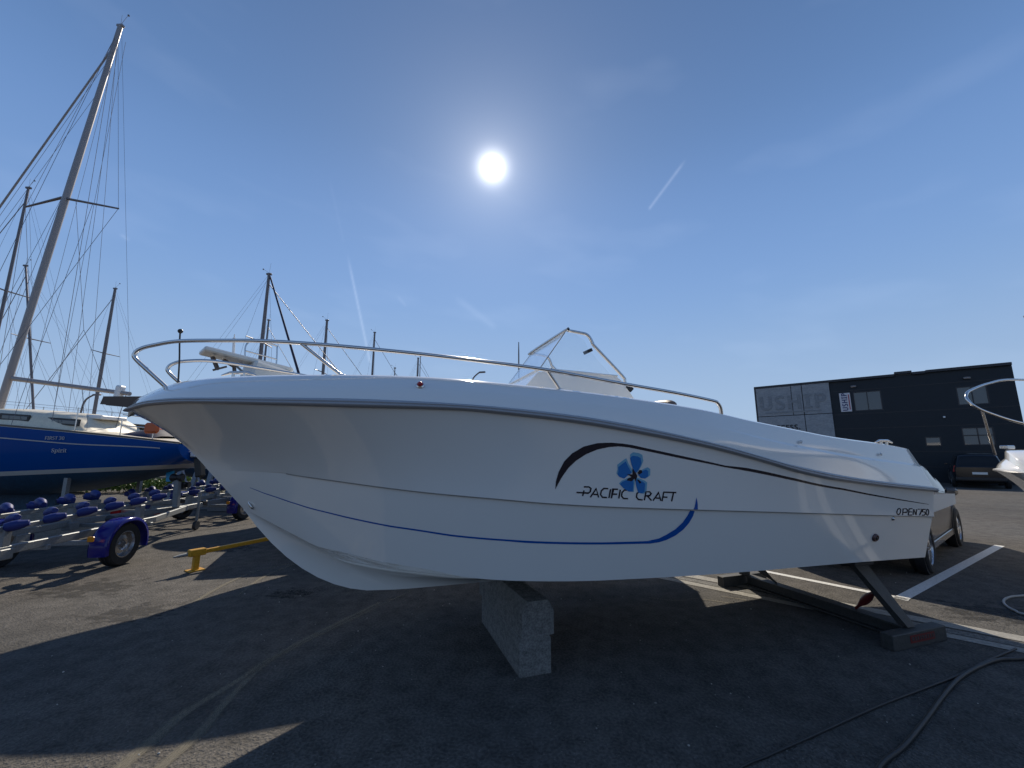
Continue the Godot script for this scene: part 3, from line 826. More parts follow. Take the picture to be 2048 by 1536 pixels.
func decals(o: Node3D) -> void:
	var parts := {"hull_flash_dark": MB.new(), "hull_flash_blue": MB.new(), "hull_lettering": MB.new(), "second_word": MB.new(), "model_lettering": MB.new()}
	for k in RIBBONS.size():
		var r: Array = RIBBONS[k]
		var mb: MB = parts["hull_flash_dark"] if k == 0 else (parts["hull_flash_blue"] if r[0] == "blue" else parts["hull_lettering" if k < 13 else ("second_word" if k < 21 else "model_lettering")])
		var rows := []
		var m: int = r[2].size() / 2
		var per := 8 if k < 3 else 1
		for i in m - 1:
			for q in per + (1 if i == m - 2 else 0):
				var f := float(q) / per
				var row := PackedVector3Array()
				for w in 3:
					var uv0 := Vector2(r[2][2 * i], r[2][2 * i + 1]).lerp(Vector2(r[3][2 * i], r[3][2 * i + 1]), w / 2.0)
					var uv1 := Vector2(r[2][2 * i + 2], r[2][2 * i + 3]).lerp(Vector2(r[3][2 * i + 2], r[3][2 * i + 3]), w / 2.0)
					var uv := uv0.lerp(uv1, f)
					row.append(surf(r[1], uv.x, minf(uv.y, 0.998), 0.0022))
				rows.append(row)
		var flip: bool = (rows[1][0] - rows[0][0]).cross(rows[0][2] - rows[0][0]).z < 0
		mb.grid(rows, flip)
	part(o, "hull_flash", parts["hull_flash_dark"], M.navy, "long navy swoosh along the topsides")
	part(o, "hull_flash", parts["hull_flash_blue"], M.blue, "long blue swoosh low on the hull")
	part(o, "hull_lettering", parts["hull_lettering"], M.navy, "dark word left of the flower emblem")
	part(o, "hull_lettering", parts["second_word"], M.navy, "dark word right of the flower emblem")
	part(o, "model_lettering", parts["model_lettering"], M.navy, "small dark lettering at the stern")
	var flower := {"halo": MB.new(), "petal": MB.new(), "navy": MB.new()}
	var lift := {"halo": 0.0016, "petal": 0.0026, "navy": 0.0036}
	for r in POLYS:
		var pts := PackedVector2Array()
		for i in r[2].size() / 2: pts.append(Vector2(r[2][2 * i], r[2][2 * i + 1]))
		var t := Geometry2D.triangulate_polygon(pts)
		var mb: MB = flower[r[0]]
		for i in range(0, t.size(), 3):
			var a := surf(r[1], pts[t[i]].x, pts[t[i]].y, lift[r[0]])
			var b := surf(r[1], pts[t[i + 1]].x, pts[t[i + 1]].y, lift[r[0]])
			var c := surf(r[1], pts[t[i + 2]].x, pts[t[i + 2]].y, lift[r[0]])
			mb.orient([a, b, c], Vector3(0, 0, 1))
	part(o, "flower_emblem", flower["halo"], M.halo)
	part(o, "flower_emblem", flower["petal"], M.petal)
	part(o, "flower_emblem", flower["navy"], M.navy)

func fitting(o: Node3D, called: String, k: int, u: float, v: float, r: float, m: Material) -> MeshInstance3D:   # a round fitting proud of the skin
	var p := surf(k, u, v, 0.0)
	var q := surf(k, u, v, 0.1)
	var y := (q - p).normalized()
	var x := y.cross(Vector3.UP).normalized()
	var mb := MB.new()
	mb.lathe([Vector2(r, -0.004), Vector2(r, r * 0.25), Vector2(r * 0.8, r * 0.5), Vector2(r * 0.55, r * 0.5), Vector2(r * 0.5, r * 0.2), Vector2(0, r * 0.2)], Transform3D(Basis(x, y, x.cross(y)), p), 18)
	return part(o, called, mb, m)

func u_of(tab_t0: float, t: float, t1 := 7.0) -> float: return pow((t - tab_t0) / (t1 - tab_t0), 1.0 / 1.5)

func main_boat() -> void:
	var o := thing("motor_boat", "large white open motor boat with blue flower emblem, resting on block and cradle", "motor boat", V(-2.764, 0, 2.980), deg_to_rad(18.5))
	hull_parts(o, M.gel, M.fend)
	decals(o)
	# spray rails under the bow
	for s in [1.0, -1.0]:
		var mb := MB.new()
		var p := []
		for k in 41:
			var t := 1.36 + 1.20 * k / 40.0
			var f := k / 40.0
			p.append(mir(surf(2, u_of(1.2, t, 6.72), 0.50 + 0.02 * f, 0.004), s))
		var rad := []
		for k in 41: rad.append(0.012 * smoothstep(0.0, 10.0, k) * smoothstep(40.0, 30.0, k) + 0.002)
		mb.tube(p, rad, 6)
		part(o, "spray_rail", mb, M.gel)
	# bow roller
	var mb := MB.new()
	for s in [-1, 1]:
		mb.prism(PackedVector2Array([Vector2(-0.15, 1.952), Vector2(-0.138, 2.008), Vector2(0.288, 2.026), Vector2(0.288, 1.965), Vector2(0.001, 1.94)]), Transform3D(Basis.IDENTITY, Vector3(0, 0, s * 0.034 - 0.004)), 0.008)
	mb.box(Vector3(0.07, 1.958, 0), Vector3(0.34, 0.008, 0.06), Basis(Vector3.BACK, -0.04))
	var br := part(o, "bow_roller", mb, M.rollerdark)
	mb = MB.new()
	mb.lathe([Vector2(0.0, -0.028), Vector2(0.026, -0.028), Vector2(0.016, 0), Vector2(0.026, 0.028), Vector2(0, 0.028)], Transform3D(Basis(Vector3.RIGHT, PI / 2), Vector3(-0.098, 1.985, 0)), 14)
	part(br, "roller_wheel", mb, M.rubber)
	# guard rails, one each side
	var top := [Vector3(0.316, 2.051, 0.25), Vector3(0.201, 2.159, 0.25), Vector3(0.108, 2.25, 0.25), Vector3(0.099, 2.289, 0.25), Vector3(0.131, 2.324, 0.252), Vector3(0.201, 2.351, 0.262), Vector3(0.374, 2.378, 0.33), Vector3(0.688, 2.369, 0.483), Vector3(0.924, 2.358, 0.593), Vector3(1.183, 2.339, 0.698), Vector3(1.502, 2.312, 0.80),
		Vector3(1.983, 2.269, 0.926), Vector3(2.485, 2.223, 1.019), Vector3(2.839, 2.187, 1.068), Vector3(3.408, 2.111, 1.127), Vector3(3.817, 2.064, 1.15), Vector3(4.166, 2.018, 1.155), Vector3(4.224, 1.999, 1.155), Vector3(4.255, 1.959, 1.15), Vector3(4.263, 1.899, 1.145)]
	for s in [1.0, -1.0]:
		mb = MB.new()
		var p := []
		for q in top: p.append(mir(q, s))
		mb.tube(spline(p, 5), 0.0135, 12)
		var rail := part(o, "guard_rail", mb, M.steel)
		for st in [[Vector3(1.19, 2.337, 0.70), Vector3(1.465, 2.12, 0.75)], [Vector3(2.821, 2.188, 1.064), Vector3(2.933, 2.051, 1.04)]]:
			mb = MB.new()
			mb.tube([mir(st[0], s), mir(st[1], s)], 0.012, 10)
			mb.lathe([Vector2(0.0, 0.012), Vector2(0.018, 0.012), Vector2(0.03, 0.004), Vector2(0.03, -0.01), Vector2(0, -0.01)], Transform3D(Basis.IDENTITY, mir(st[1], s)), 14)
			part(rail, "stanchion", mb, M.steel)
		mb = MB.new()
		mb.lathe([Vector2(0.0, 0.014), Vector2(0.02, 0.014), Vector2(0.034, 0.004), Vector2(0.034, -0.02), Vector2(0, -0.02)], Transform3D(Basis.IDENTITY, mir(Vector3(0.316, 2.057, 0.25), s)), 14)
		part(rail, "foot_flange", mb, M.steel)
	# cleats
	for q in [[Vector3(0.787, 2.126, 0.46), -0.35], [Vector3(0.787, 2.126, -0.46), 0.35], [Vector3(6.271, 1.703, 1.06), 0.0], [Vector3(6.271, 1.703, -1.06), 0.0]]:
		mb = MB.new()
		var xf := Transform3D(Basis(Vector3.UP, q[1]), q[0])
		mb.tube([xf * Vector3(-0.12, 0.012, 0), xf * Vector3(-0.06, 0.03, 0), xf * Vector3(0.06, 0.03, 0), xf * Vector3(0.12, 0.012, 0)], [0.006, 0.012, 0.012, 0.006], 8)
		for s in [-0.04, 0.04]: mb.tube([xf * Vector3(s, -0.02, 0), xf * Vector3(s, 0.03, 0)], 0.011, 8)
		part(o, "cleat", mb, M.steel)
	# pole with a ball on the foredeck
	mb = MB.new()
	mb.tube(spline([Vector3(0.277, 2.043, 0), Vector3(0.271, 2.175, 0), Vector3(0.261, 2.319, 0.0), Vector3(0.248, 2.442, 0), Vector3(0.243, 2.519, 0)], 3), 0.006, 8)
	var pole := part(o, "marker_pole", mb, M.black)
	mb = MB.new()
	mb.ball(Vector3(0.243, 2.532, 0), 0.018)
	part(pole, "pole_knob", mb, M.black)
	# console and windscreen
	mb = MB.new()
	var w := 0.47
	var prof := [Vector2(2.671, 1.621), Vector2(2.752, 2.039), Vector2(2.986, 2.297), Vector2(3.198, 2.321), Vector2(3.765, 2.293), Vector2(3.808, 2.262), Vector2(4.009, 2.002), Vector2(4.009, 1.62)]
	for k in prof.size() - 1:
		var a: Vector2 = prof[k]
		var b: Vector2 = prof[k + 1]
		mb.orient([Vector3(a.x, a.y, -w), Vector3(b.x, b.y, -w), Vector3(b.x, b.y, w), Vector3(a.x, a.y, w)], Vector3(a.y - b.y, b.x - a.x, 0))
	for s in [1.0, -1.0]:
		# the upper edge of each side carries a chamfer and the cheek is a separate face
		var cheek := PackedVector2Array(prof)
		mb.prism(cheek, Transform3D(Basis.IDENTITY, Vector3(0, 0, s * w if s > 0 else -w - 0.02)), 0.02)
	var con := part(o, "console", mb, M.gel)
	mb = MB.new()
	mb.bar(Vector3(3.01, 2.327, w + 0.012), Vector3(3.765, 2.306, w + 0.012), 0.03, 0.02, Vector3.UP, 0.006)
	mb.bar(Vector3(3.01, 2.327, -w - 0.012), Vector3(3.765, 2.306, -w - 0.012), 0.03, 0.02, Vector3.UP, 0.006)
	mb.bar(Vector3(3.01, 2.327, -w), Vector3(3.01, 2.327, w), 0.03, 0.02, Vector3.UP, 0.006)
	part(con, "coaming", mb, M.gel)
	mb = MB.new()
	var hoop := [Vector3(3.857, 2.225, w), Vector3(3.85, 2.275, w), Vector3(3.825, 2.318, w), Vector3(3.555, 2.572, w * 0.99), Vector3(3.535, 2.60, w * 0.985), Vector3(3.51, 2.652, w * 0.975), Vector3(3.475, 2.682, w * 0.97), Vector3(3.42, 2.692, w * 0.96), Vector3(3.30, 2.703, w * 0.95), Vector3(3.275, 2.705, w * 0.90)]
	var path := []
	for q in hoop: path.append(q)
	for k in hoop.size(): path.append(mir(hoop[hoop.size() - 1 - k], -1.0))
	mb.tube(spline(path, 3), 0.0145, 10)
	var fr := part(con, "windscreen_frame", mb, M.steel)
	for s in [1.0, -1.0]:
		mb = MB.new()
		mb.bar(mir(Vector3(3.535, 2.548, w - 0.02), s), mir(Vector3(3.456, 2.509, w - 0.04), s), 0.012, 0.03, Vector3.UP, 0.003)
		part(fr, "frame_clip", mb, M.black)
		mb = MB.new()
		mb.box(mir(Vector3(3.885, 2.205, w + 0.02), s), Vector3(0.07, 0.05, 0.02), Basis(Vector3.BACK, -0.8), 0.004)
		part(fr, "frame_clip", mb, M.black)
	# glass: a raked front pane, and a wing pane on each side
	var ft := [Vector3(3.27, 2.684, w * 0.88), Vector3(3.01, 2.336, w * 0.97)]
	mb = MB.new()
	mb.hexa([mir(ft[1], -1), ft[1], ft[1] + Vector3(0.006, 0, 0), mir(ft[1] + Vector3(0.006, 0, 0), -1), mir(ft[0], -1), ft[0], ft[0] + Vector3(0.006, 0, 0), mir(ft[0] + Vector3(0.006, 0, 0), -1)])
	part(con, "windscreen_pane", mb, M.screen)
	for s in [1.0, -1.0]:
		mb = MB.new()
		var wing := PackedVector2Array([Vector2(3.026, 2.34), Vector2(3.286, 2.684), Vector2(3.383, 2.675), Vector2(3.461, 2.622), Vector2(3.499, 2.549), Vector2(3.727, 2.319)])
		mb.prism(wing, Transform3D(Basis.IDENTITY, Vector3(0, 0, s * (w - 0.03))), 0.005)
		part(con, "windscreen_pane", mb, M.screen)
		mb = MB.new()
		mb.bar(mir(Vector3(3.014, 2.33, w * 0.95), s), mir(Vector3(3.276, 2.689, w * 0.90), s), 0.006, 0.008)
		part(fr, "corner_strip", mb, M.hose_pale)
	# helm seat backrest behind the console
	mb = MB.new()
	mb.tube(spline([Vector3(4.305, 1.97, -0.5), Vector3(4.315, 2.05, -0.52), Vector3(4.32, 2.07, -0.3), Vector3(4.32, 2.075, 0.3), Vector3(4.315, 2.05, 0.52), Vector3(4.305, 1.97, 0.5)], 4), 0.05, 12)
	mb.box(Vector3(4.32, 1.78, 0), Vector3(0.08, 0.5, 0.95), Basis.IDENTITY, 0.02)
	part(o, "helm_seat", mb, M.leather)
	# swim platform behind the transom
	mb = MB.new()
	var y1 := 1.215
	mb.hexa([Vector3(6.722, 0.985, -0.97), Vector3(6.722, 0.985, 0.97), Vector3(7.46, 1.10, 0.94), Vector3(7.46, 1.10, -0.94), Vector3(6.722, y1, -0.99), Vector3(6.722, y1, 0.99), Vector3(7.43, y1 - 0.01, 0.96), Vector3(7.43, y1 - 0.01, -0.96)])
	part(o, "swim_platform", mb, M.gel)
	# fittings on the near side and its twin
	var un := u_of(0.0, 1.952, 6.62)
	var lamp := fitting(o, "navigation_lamp", 3, un, 0.62, 0.028, M.steel)
	var lp := surf(3, un, 0.62, 0.012)
	mb = MB.new()
	mb.ball(lp, 0.021, Vector3(1, 0.9, 0.8))
	part(lamp, "red_lens", mb, M.red)
	fitting(o, "snap_fitting", 3, u_of(0.0, 5.05, 6.62), 0.70, 0.013, M.steel)
	fitting(o, "snap_fitting", 3, u_of(0.0, 6.08, 6.62), 0.72, 0.013, M.steel)
	var sk := fitting(o, "skin_fitting", 1, u_of(0.56, 6.126, 6.72), 0.07, 0.019, M.steel)
	mb = MB.new()
	mb.ball(surf(1, u_of(0.56, 6.126, 6.72), 0.07, 0.006), 0.014, Vector3(1, 1, 0.7))
	part(sk, "cap", mb, M.steel)
	var dr := fitting(o, "drain_outlet", 1, u_of(0.65, 5.923, 6.72), 0.48, 0.036, M.drain)
	var dp := surf(1, u_of(0.65, 5.923, 6.72), 0.48, 0.012)
	mb = MB.new()
	mb.ball(dp, 0.018, Vector3(1, 1, 0.5))
	part(dr, "outlet_bore", mb, M.black)
	mb = MB.new()
	var eye := panel_at(2, 0.02, 0.03)
	mb.tube(spline([Vector3(0.835, 1.262, 0.035), Vector3(0.838, 1.252, 0.075), Vector3(0.862, 1.215, 0.085), Vector3(0.872, 1.205, 0.045)], 4), 0.008, 8)
	part(o, "bow_eye", mb, M.steel)

# ---------------------------------------------------------------- what carries the boat
func boat_frame(t: float, y: float, b: float) -> Vector3:   # a point given along, up, across the large boat
	return V(-2.764, 0, 2.980) + Basis(Vector3.UP, deg_to_rad(18.5)) * Vector3(t, y, b)

func supports() -> void:
	for k in 2:
		var mb := MB.new()
		var w := 0.125 + 0.006 * k
		var h0 := 0.0 if k == 0 else 0.002
		# a kerb-like block with chamfered shoulders
		var sec := PackedVector2Array([Vector2(-w, h0), Vector2(w, h0), Vector2(w, 0.17), Vector2(w - 0.045, 0.252), Vector2(-w + 0.045, 0.252), Vector2(-w, 0.17)])
		if k == 0: sec = PackedVector2Array([Vector2(-w, 0), Vector2(w, 0), Vector2(w, 0.246), Vector2(w - 0.012, 0.258), Vector2(-w + 0.012, 0.258), Vector2(-w, 0.246)])
		mb.prism(sec, Transform3D(Basis.IDENTITY, Vector3(0, 0, -0.54)), 1.10)
		var o := solo("concrete_block", mb, M.conc_dark, ["lower of two stacked concrete blocks on the asphalt under the keel", "upper of two stacked concrete blocks, touching the keel"][k], "block", "blocks under the keel", boat_frame(2.91, 0.258 * k, 0.0))
		o.rotation.y = deg_to_rad(18.5 + 2.5 * k)
	var o := thing("boat_cradle", "dark steel boat cradle with screw jack under the stern of the motor boat", "cradle", boat_frame(6.2, 0, 0.24), deg_to_rad(18.5))
	# local: x along the boat, z across (near side positive)
	for s in [[0.87, "foot"], [-0.90, "foot"]]:
		var mb := MB.new()
		mb.box(Vector3(0, 0.06, s[0]), Vector3(0.70, 0.12, 0.10), Basis.IDENTITY, 0.006)
		var f := part(o, s[1], mb, M.cradle)
		if s[0] > 0:
			mb = MB.new()
			mb.box(Vector3(0.02, 0.068, s[0] + 0.0505), Vector3(0.32, 0.06, 0.004))
			part(f, "maker_plate", mb, M.label_red, "worn red plate on the near foot")
			mb = MB.new()
			for k in 9: mb.box(Vector3(-0.11 + 0.033 * k, 0.07, s[0] + 0.0535), Vector3(0.016, 0.03, 0.003))
			part(f, "plate_marks", mb, M.cradle)
	var mb := MB.new()
	mb.box(Vector3(0, 0.125, 0), Vector3(0.12, 0.014, 1.64))
	mb.box(Vector3(0, 0.025, 0), Vector3(0.12, 0.014, 1.64))
	mb.box(Vector3(0, 0.075, 0), Vector3(0.014, 0.088, 1.64))
	part(o, "beam", mb, M.cradle)
	for s in [1.0, -1.0]:
		mb = MB.new()
		var top := Vector3(-0.10, 0.575, 0.56) if s > 0 else Vector3(-0.08, 0.53, -0.80)
		var foot := Vector3(0.0, 0.13, 0.83) if s > 0 else Vector3(-0.02, 0.13, -0.84)
		var n := 0.085
		mb.hexa([foot + Vector3(-0.05, 0, -0.035), foot + Vector3(0.05, 0, -0.035), foot + Vector3(0.05, 0, 0.035), foot + Vector3(-0.05, 0, 0.035), top + Vector3(-n, 0, -0.03), top + Vector3(n, 0, -0.03), top + Vector3(n, 0, 0.03), top + Vector3(-n, 0, 0.03)])
		var leg := part(o, "leg", mb, M.cradle)
		mb = MB.new()
		mb.box(top + Vector3(0, 0.012, -0.01), Vector3(0.26, 0.03, 0.14), Basis(Vector3.RIGHT, -0.19 * s), 0.006)
		part(leg, "pad", mb, M.rubber)
		mb = MB.new()
		var a := Vector3(0, 0.14, 0.42 * s)
		var b := (top + foot) * 0.5 + Vector3(0, 0.03, -0.03 * s)
		var jp := []
		for k in 9: jp.append(a.lerp(b, k / 8.0))
		mb.tube(jp, [0.012, 0.012, 0.022, 0.034, 0.036, 0.034, 0.022, 0.012, 0.012], 10)
		mb.tube([a.lerp(b, 0.8) + Vector3(-0.07, 0.01, 0.02), a.lerp(b, 0.8) + Vector3(0.07, -0.01, -0.02)], 0.007, 6)
		part(o, "screw_jack", mb, M.jack if s > 0 else M.cradle, "dark red screw jack" if s > 0 else "")
	# tow bar on a stand
	o = thing("tow_bar", "yellow steel tow bar propped on a T-shaped foot on sunlit asphalt", "tow bar", V(-4.45, 0, 6.18), 0.0)
	mb = MB.new()
	var d := Vector3(0.545, 0.035, -0.84).normalized()
	var p0 := Vector3(-0.06, 0.235, 0.10)
	mb.bar(p0, p0 + d * 2.6, 0.055, 0.055, Vector3.UP, 0.006)
	part(o, "bar", mb, M.yellow)
	mb = MB.new()
	mb.box(Vector3(0.0, 0.245, 0.0), Vector3(0.10, 0.09, 0.20), Basis(Vector3.UP, -0.57), 0.008)
	part(o, "socket", mb, M.yellow)
	mb = MB.new()
	mb.tube([p0 - d * 0.16, p0 - d * 0.10, p0], [0.008, 0.02, 0.026], 10)
	part(o, "pin", mb, M.galv)
	mb = MB.new()
	mb.box(Vector3(0, 0.11, 0), Vector3(0.07, 0.20, 0.07), Basis(Vector3.UP, -0.57), 0.005)
	part(o, "leg", mb, M.yellow)
	mb = MB.new()
	mb.box(Vector3(0, 0.008, 0), Vector3(0.16, 0.016, 0.20), Basis(Vector3.UP, -0.57), 0.004)
	part(o, "foot_plate", mb, M.yellow)
	# hoses
	for h in [[[[4.9, 3.72], [4.05, 3.6], [3.83, 3.58], [3.57, 3.48], [3.25, 3.32], [2.92, 3.11], [2.5, 2.82], [2.17, 2.6], [1.88, 2.43], [1.6, 2.15]], 0.013, M.hose, "thick dark hose snaking across the asphalt in front of the cradle"],
			[[[4.2, 3.78], [3.7, 3.56], [3.28, 3.36], [2.92, 3.21], [2.36, 2.98], [1.79, 2.72], [1.39, 2.54], [1.17, 2.44], [0.8, 2.2]], 0.008, M.hose, "thin black cable running beside the thick hose to the lower edge"],
			[[[6.6, 5.2], [5.86, 5.09], [5.64, 5.04], [5.43, 4.92], [5.28, 4.77], [5.2, 4.62], [5.2, 4.5], [5.6, 4.1]], 0.012, M.hose_pale, "pale hose lying in a loop at the right beside the parking line"]]:
		var pts := []
		var kk := 0
		for q in h[0]:
			pts.append(V(q[0], h[1] + 0.001, q[1]))
			kk += 1
		mb = MB.new()
		mb.tube(spline(pts, 10), h[1], 10)
		solo("hose", mb, h[2], h[3], "hose", "hoses on the ground")

# ---------------------------------------------------------------- wheels and trailers
func wheel(o: Node3D, c: Vector3, r: float, w: float, rimr: float, side: float, spokes := 0, axis := Vector3.RIGHT) -> MeshInstance3D:
	# axis of rotation along `axis`; side gives the outer face
	var y := axis * side
	var x := Vector3.UP.cross(y).normalized()
	var xf := Transform3D(Basis(x, y, x.cross(y)), c)
	var mb := MB.new()
	var h := w * 0.5
	mb.lathe([Vector2(rimr, -h * 0.9), Vector2(r * 0.93, -h), Vector2(r * 0.985, -h * 0.8), Vector2(r, -h * 0.5), Vector2(r, -h * 0.32), Vector2(r * 0.975, -h * 0.3), Vector2(r * 0.975, -h * 0.2), Vector2(r, -h * 0.18), Vector2(r, h * 0.18), Vector2(r * 0.975, h * 0.2), Vector2(r * 0.975, h * 0.3), Vector2(r, h * 0.32), Vector2(r, h * 0.5), Vector2(r * 0.985, h * 0.8), Vector2(r * 0.93, h), Vector2(rimr * 1.06, h), Vector2(rimr, h * 0.9)], xf, 32)
	var t := part(o, "wheel", mb, M.tyre)
	mb = MB.new()
	mb.lathe([Vector2(rimr, h * 0.9), Vector2(rimr * 0.95, h * 0.92), Vector2(rimr * 0.90, h * 0.6), Vector2(rimr * 0.86, h * 0.1)], xf, 28)
	if spokes > 0:
		for k in spokes:
			var q := TAU * k / spokes
			var dv := xf.basis * Vector3(cos(q), 0, sin(q))
			mb.bar(c + y * h * 0.75 + dv * rimr * 0.12, c + y * h * 0.62 + dv * rimr * 0.93, rimr * 0.17, 0.03, y, 0.006)
		mb.lathe([Vector2(rimr * 0.2, h * 0.5), Vector2(rimr * 0.2, h * 0.85), Vector2(0, h * 0.88)], xf, 16)
		part(t, "rim", mb, M.rim)
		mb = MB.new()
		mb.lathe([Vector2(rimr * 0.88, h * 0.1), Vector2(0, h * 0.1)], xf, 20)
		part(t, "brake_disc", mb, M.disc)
	else:
		mb.lathe([Vector2(rimr * 0.86, h * 0.1), Vector2(rimr * 0.70, h * 0.35), Vector2(rimr * 0.45, h * 0.45), Vector2(rimr * 0.34, h * 0.25), Vector2(rimr * 0.2, h * 0.25), Vector2(rimr * 0.18, h * 0.7), Vector2(0, h * 0.72)], xf, 28)
		for k in 4:
			var q := TAU * k / 4
			mb.lathe([Vector2(0.012, h * 0.25), Vector2(0.012, h * 0.5), Vector2(0, h * 0.5)], Transform3D(xf.basis, c + xf.basis * Vector3(cos(q), 0, sin(q)) * rimr * 0.3), 6)
		part(t, "rim", mb, M.rim)
	return t

func boat_trailer(label: String, at: Vector3, turn: float) -> Node3D:
	var o := thing("boat_trailer", label, "boat trailer", at, turn, "empty roller trailers on the left")
	# local: -z towards the tow hitch, axle over the origin
	for s in [-1.0, 1.0]:
		var mb := MB.new()
		mb.bar(Vector3(0.52 * s, 0.50, 2.0), Vector3(0.52 * s, 0.50, -1.1), 0.055, 0.10, Vector3.UP, 0.008)
		mb.bar(Vector3(0.52 * s, 0.50, -1.08), Vector3(0.05 * s, 0.50, -2.75), 0.055, 0.10, Vector3.UP, 0.008)
		part(o, "side_rail", mb, M.galv)
		# roller carrier on three posts
		var c: float = 0.50 * s
		mb = MB.new()
		mb.bar(Vector3(c, 0.74, 1.75), Vector3(c, 0.80, -1.25), 0.05, 0.06, Vector3.UP, 0.006)
		var car := part(o, "roller_carrier", mb, M.galv)
		for z in [1.35, -0.75]:
			mb = MB.new()
			mb.box(Vector3(c, 0.62, z), Vector3(0.09, 0.32, 0.10), Basis.IDENTITY, 0.008)
			mb.box(Vector3(c, 0.46, z), Vector3(0.14, 0.12, 0.16), Basis.IDENTITY, 0.008)
			part(o, "carrier_post", mb, M.galv)
		for k in 7:
			var z := 1.72 - 0.47 * k
			var yy := 0.79 + 0.02 * k
			for e in [-1.0, 1.0]:
				mb = MB.new()
				var bs := Basis(Vector3.UP, 0.55 * e * s) * Basis(Vector3.BACK, PI / 2 + 0.22 * s)
				mb.lathe([Vector2(0.0, -0.105), Vector2(0.030, -0.105), Vector2(0.034, -0.10), Vector2(0.058, -0.02), Vector2(0.060, 0.03), Vector2(0.052, 0.085), Vector2(0.046, 0.095), Vector2(0.014, 0.095), Vector2(0.014, 0.115), Vector2(0, 0.115)], Transform3D(bs, Vector3(c + 0.085 * e, yy + 0.03 * e * -s, z + 0.07 * e)), 14)
				part(car, "roller", mb, M.roller)
			mb = MB.new()
			mb.bar(Vector3(c - 0.10, yy + 0.02 * s, z - 0.06), Vector3(c + 0.10, yy - 0.02 * s, z + 0.06), 0.03, 0.018)
			part(car, "roller_bracket", mb, M.galv)
		# mudguard: a rounded strip over the wheel
		var x0: float = 0.80 * s
		var rows := []
		for k in 17:
			var q := -0.25 + (PI + 0.5) * k / 16.0
			var rr := 0.375 + 0.03 * absf(cos(q))
			var d := Vector3(0, sin(q) * rr + 0.30, cos(q) * rr)
			var r := PackedVector3Array()
			for e in [[-0.125, -0.035], [-0.12, -0.008], [-0.09, 0.004], [0.0, 0.008], [0.09, 0.004], [0.12, -0.008], [0.125, -0.045]]:
				r.append(Vector3(x0 + e[0], 0.30, 0) + (d - Vector3(0, 0.30, 0)) * (1.0 + e[1] / rr))
			rows.append(r)
		mb = MB.new()
		mb.grid(rows)
		part(o, "mudguard", mb, M.fender)
		wheel(o, Vector3(x0, 0.30, 0), 0.30, 0.165, 0.185, s)
		mb = MB.new()
		mb.box(Vector3(x0 - 0.02, 0.46, 0.50), Vector3(0.08, 0.07, 0.03), Basis.IDENTITY, 0.008)
		part(o, "side_lamp", mb, M.orange)
	var mb := MB.new()
	mb.box(Vector3(0, 0.33, 0), Vector3(1.45, 0.07, 0.07), Basis.IDENTITY, 0.008)
	for s in [-0.52, 0.52]: mb.box(Vector3(s, 0.40, 0), Vector3(0.08, 0.14, 0.2), Basis.IDENTITY, 0.008)
	part(o, "axle", mb, M.galv)
	for z in [1.92, 0.85, -0.95]:
		mb = MB.new()
		mb.box(Vector3(0, 0.44, z), Vector3(1.16, 0.06, 0.06), Basis.IDENTITY, 0.006)
		part(o, "cross_member", mb, M.galv)
		mb = MB.new()
		var bs := Basis(Vector3.BACK, PI / 2)
		mb.lathe([Vector2(0.0, -0.12), Vector2(0.05, -0.12), Vector2(0.055, -0.10), Vector2(0.028, 0.0), Vector2(0.055, 0.10), Vector2(0.05, 0.12), Vector2(0, 0.12)], Transform3D(bs, Vector3(0, 0.54, z)), 14)
		part(o, "keel_roller", mb, M.rubber if z < 1 else M.roller)
	mb = MB.new()
	mb.bar(Vector3(0, 0.50, -2.5), Vector3(0, 0.50, -3.35), 0.08, 0.10, Vector3.UP, 0.008)
	part(o, "drawbar", mb, M.galv)
	mb = MB.new()
	mb.box(Vector3(0, 0.82, -2.45), Vector3(0.10, 0.56, 0.10), Basis(Vector3.RIGHT, 0.1), 0.01)
	part(o, "winch_post", mb, M.galv)
	mb = MB.new()
	mb.lathe([Vector2(0, -0.11), Vector2(0.07, -0.11), Vector2(0.085, -0.08), Vector2(0.05, 0.0), Vector2(0.085, 0.08), Vector2(0.07, 0.11), Vector2(0, 0.11)], Transform3D(Basis(Vector3.BACK, PI / 2), Vector3(0, 1.14, -2.40)), 16)
	part(o, "bow_stop", mb, M.black)
	mb = MB.new()
	mb.tube([Vector3(0.12, 0.98, -2.62), Vector3(-0.12, 0.98, -2.62)], 0.06, 12)
	mb.box(Vector3(0, 0.96, -2.55), Vector3(0.16, 0.12, 0.1), Basis.IDENTITY, 0.01)
	part(o, "winch", mb, M.black)
	mb = MB.new()
	mb.tube([Vector3(0.13, 0.80, -3.0), Vector3(0.13, 0.20, -3.0)], 0.028, 10)
	var jw := part(o, "jockey_wheel", mb, M.galv)
	mb = MB.new()
	mb.lathe([Vector2(0, -0.03), Vector2(0.09, -0.03), Vector2(0.10, 0), Vector2(0.09, 0.03), Vector2(0, 0.03)], Transform3D(Basis(Vector3.BACK, PI / 2), Vector3(0.13, 0.101, -3.0)), 18)
	part(jw, "jockey_tyre", mb, M.rubber)
	mb = MB.new()
	mb.box(Vector3(0, 0.53, -3.4), Vector3(0.10, 0.10, 0.18), Basis.IDENTITY, 0.02)
	part(o, "coupling", mb, M.black)
	for s in [-1.0, 1.0]:
		mb = MB.new()
		mb.box(Vector3(0.47 * s, 0.44, 2.03), Vector3(0.2, 0.09, 0.05), Basis.IDENTITY, 0.01)
		part(o, "tail_lamp", mb, M.red)
	return o

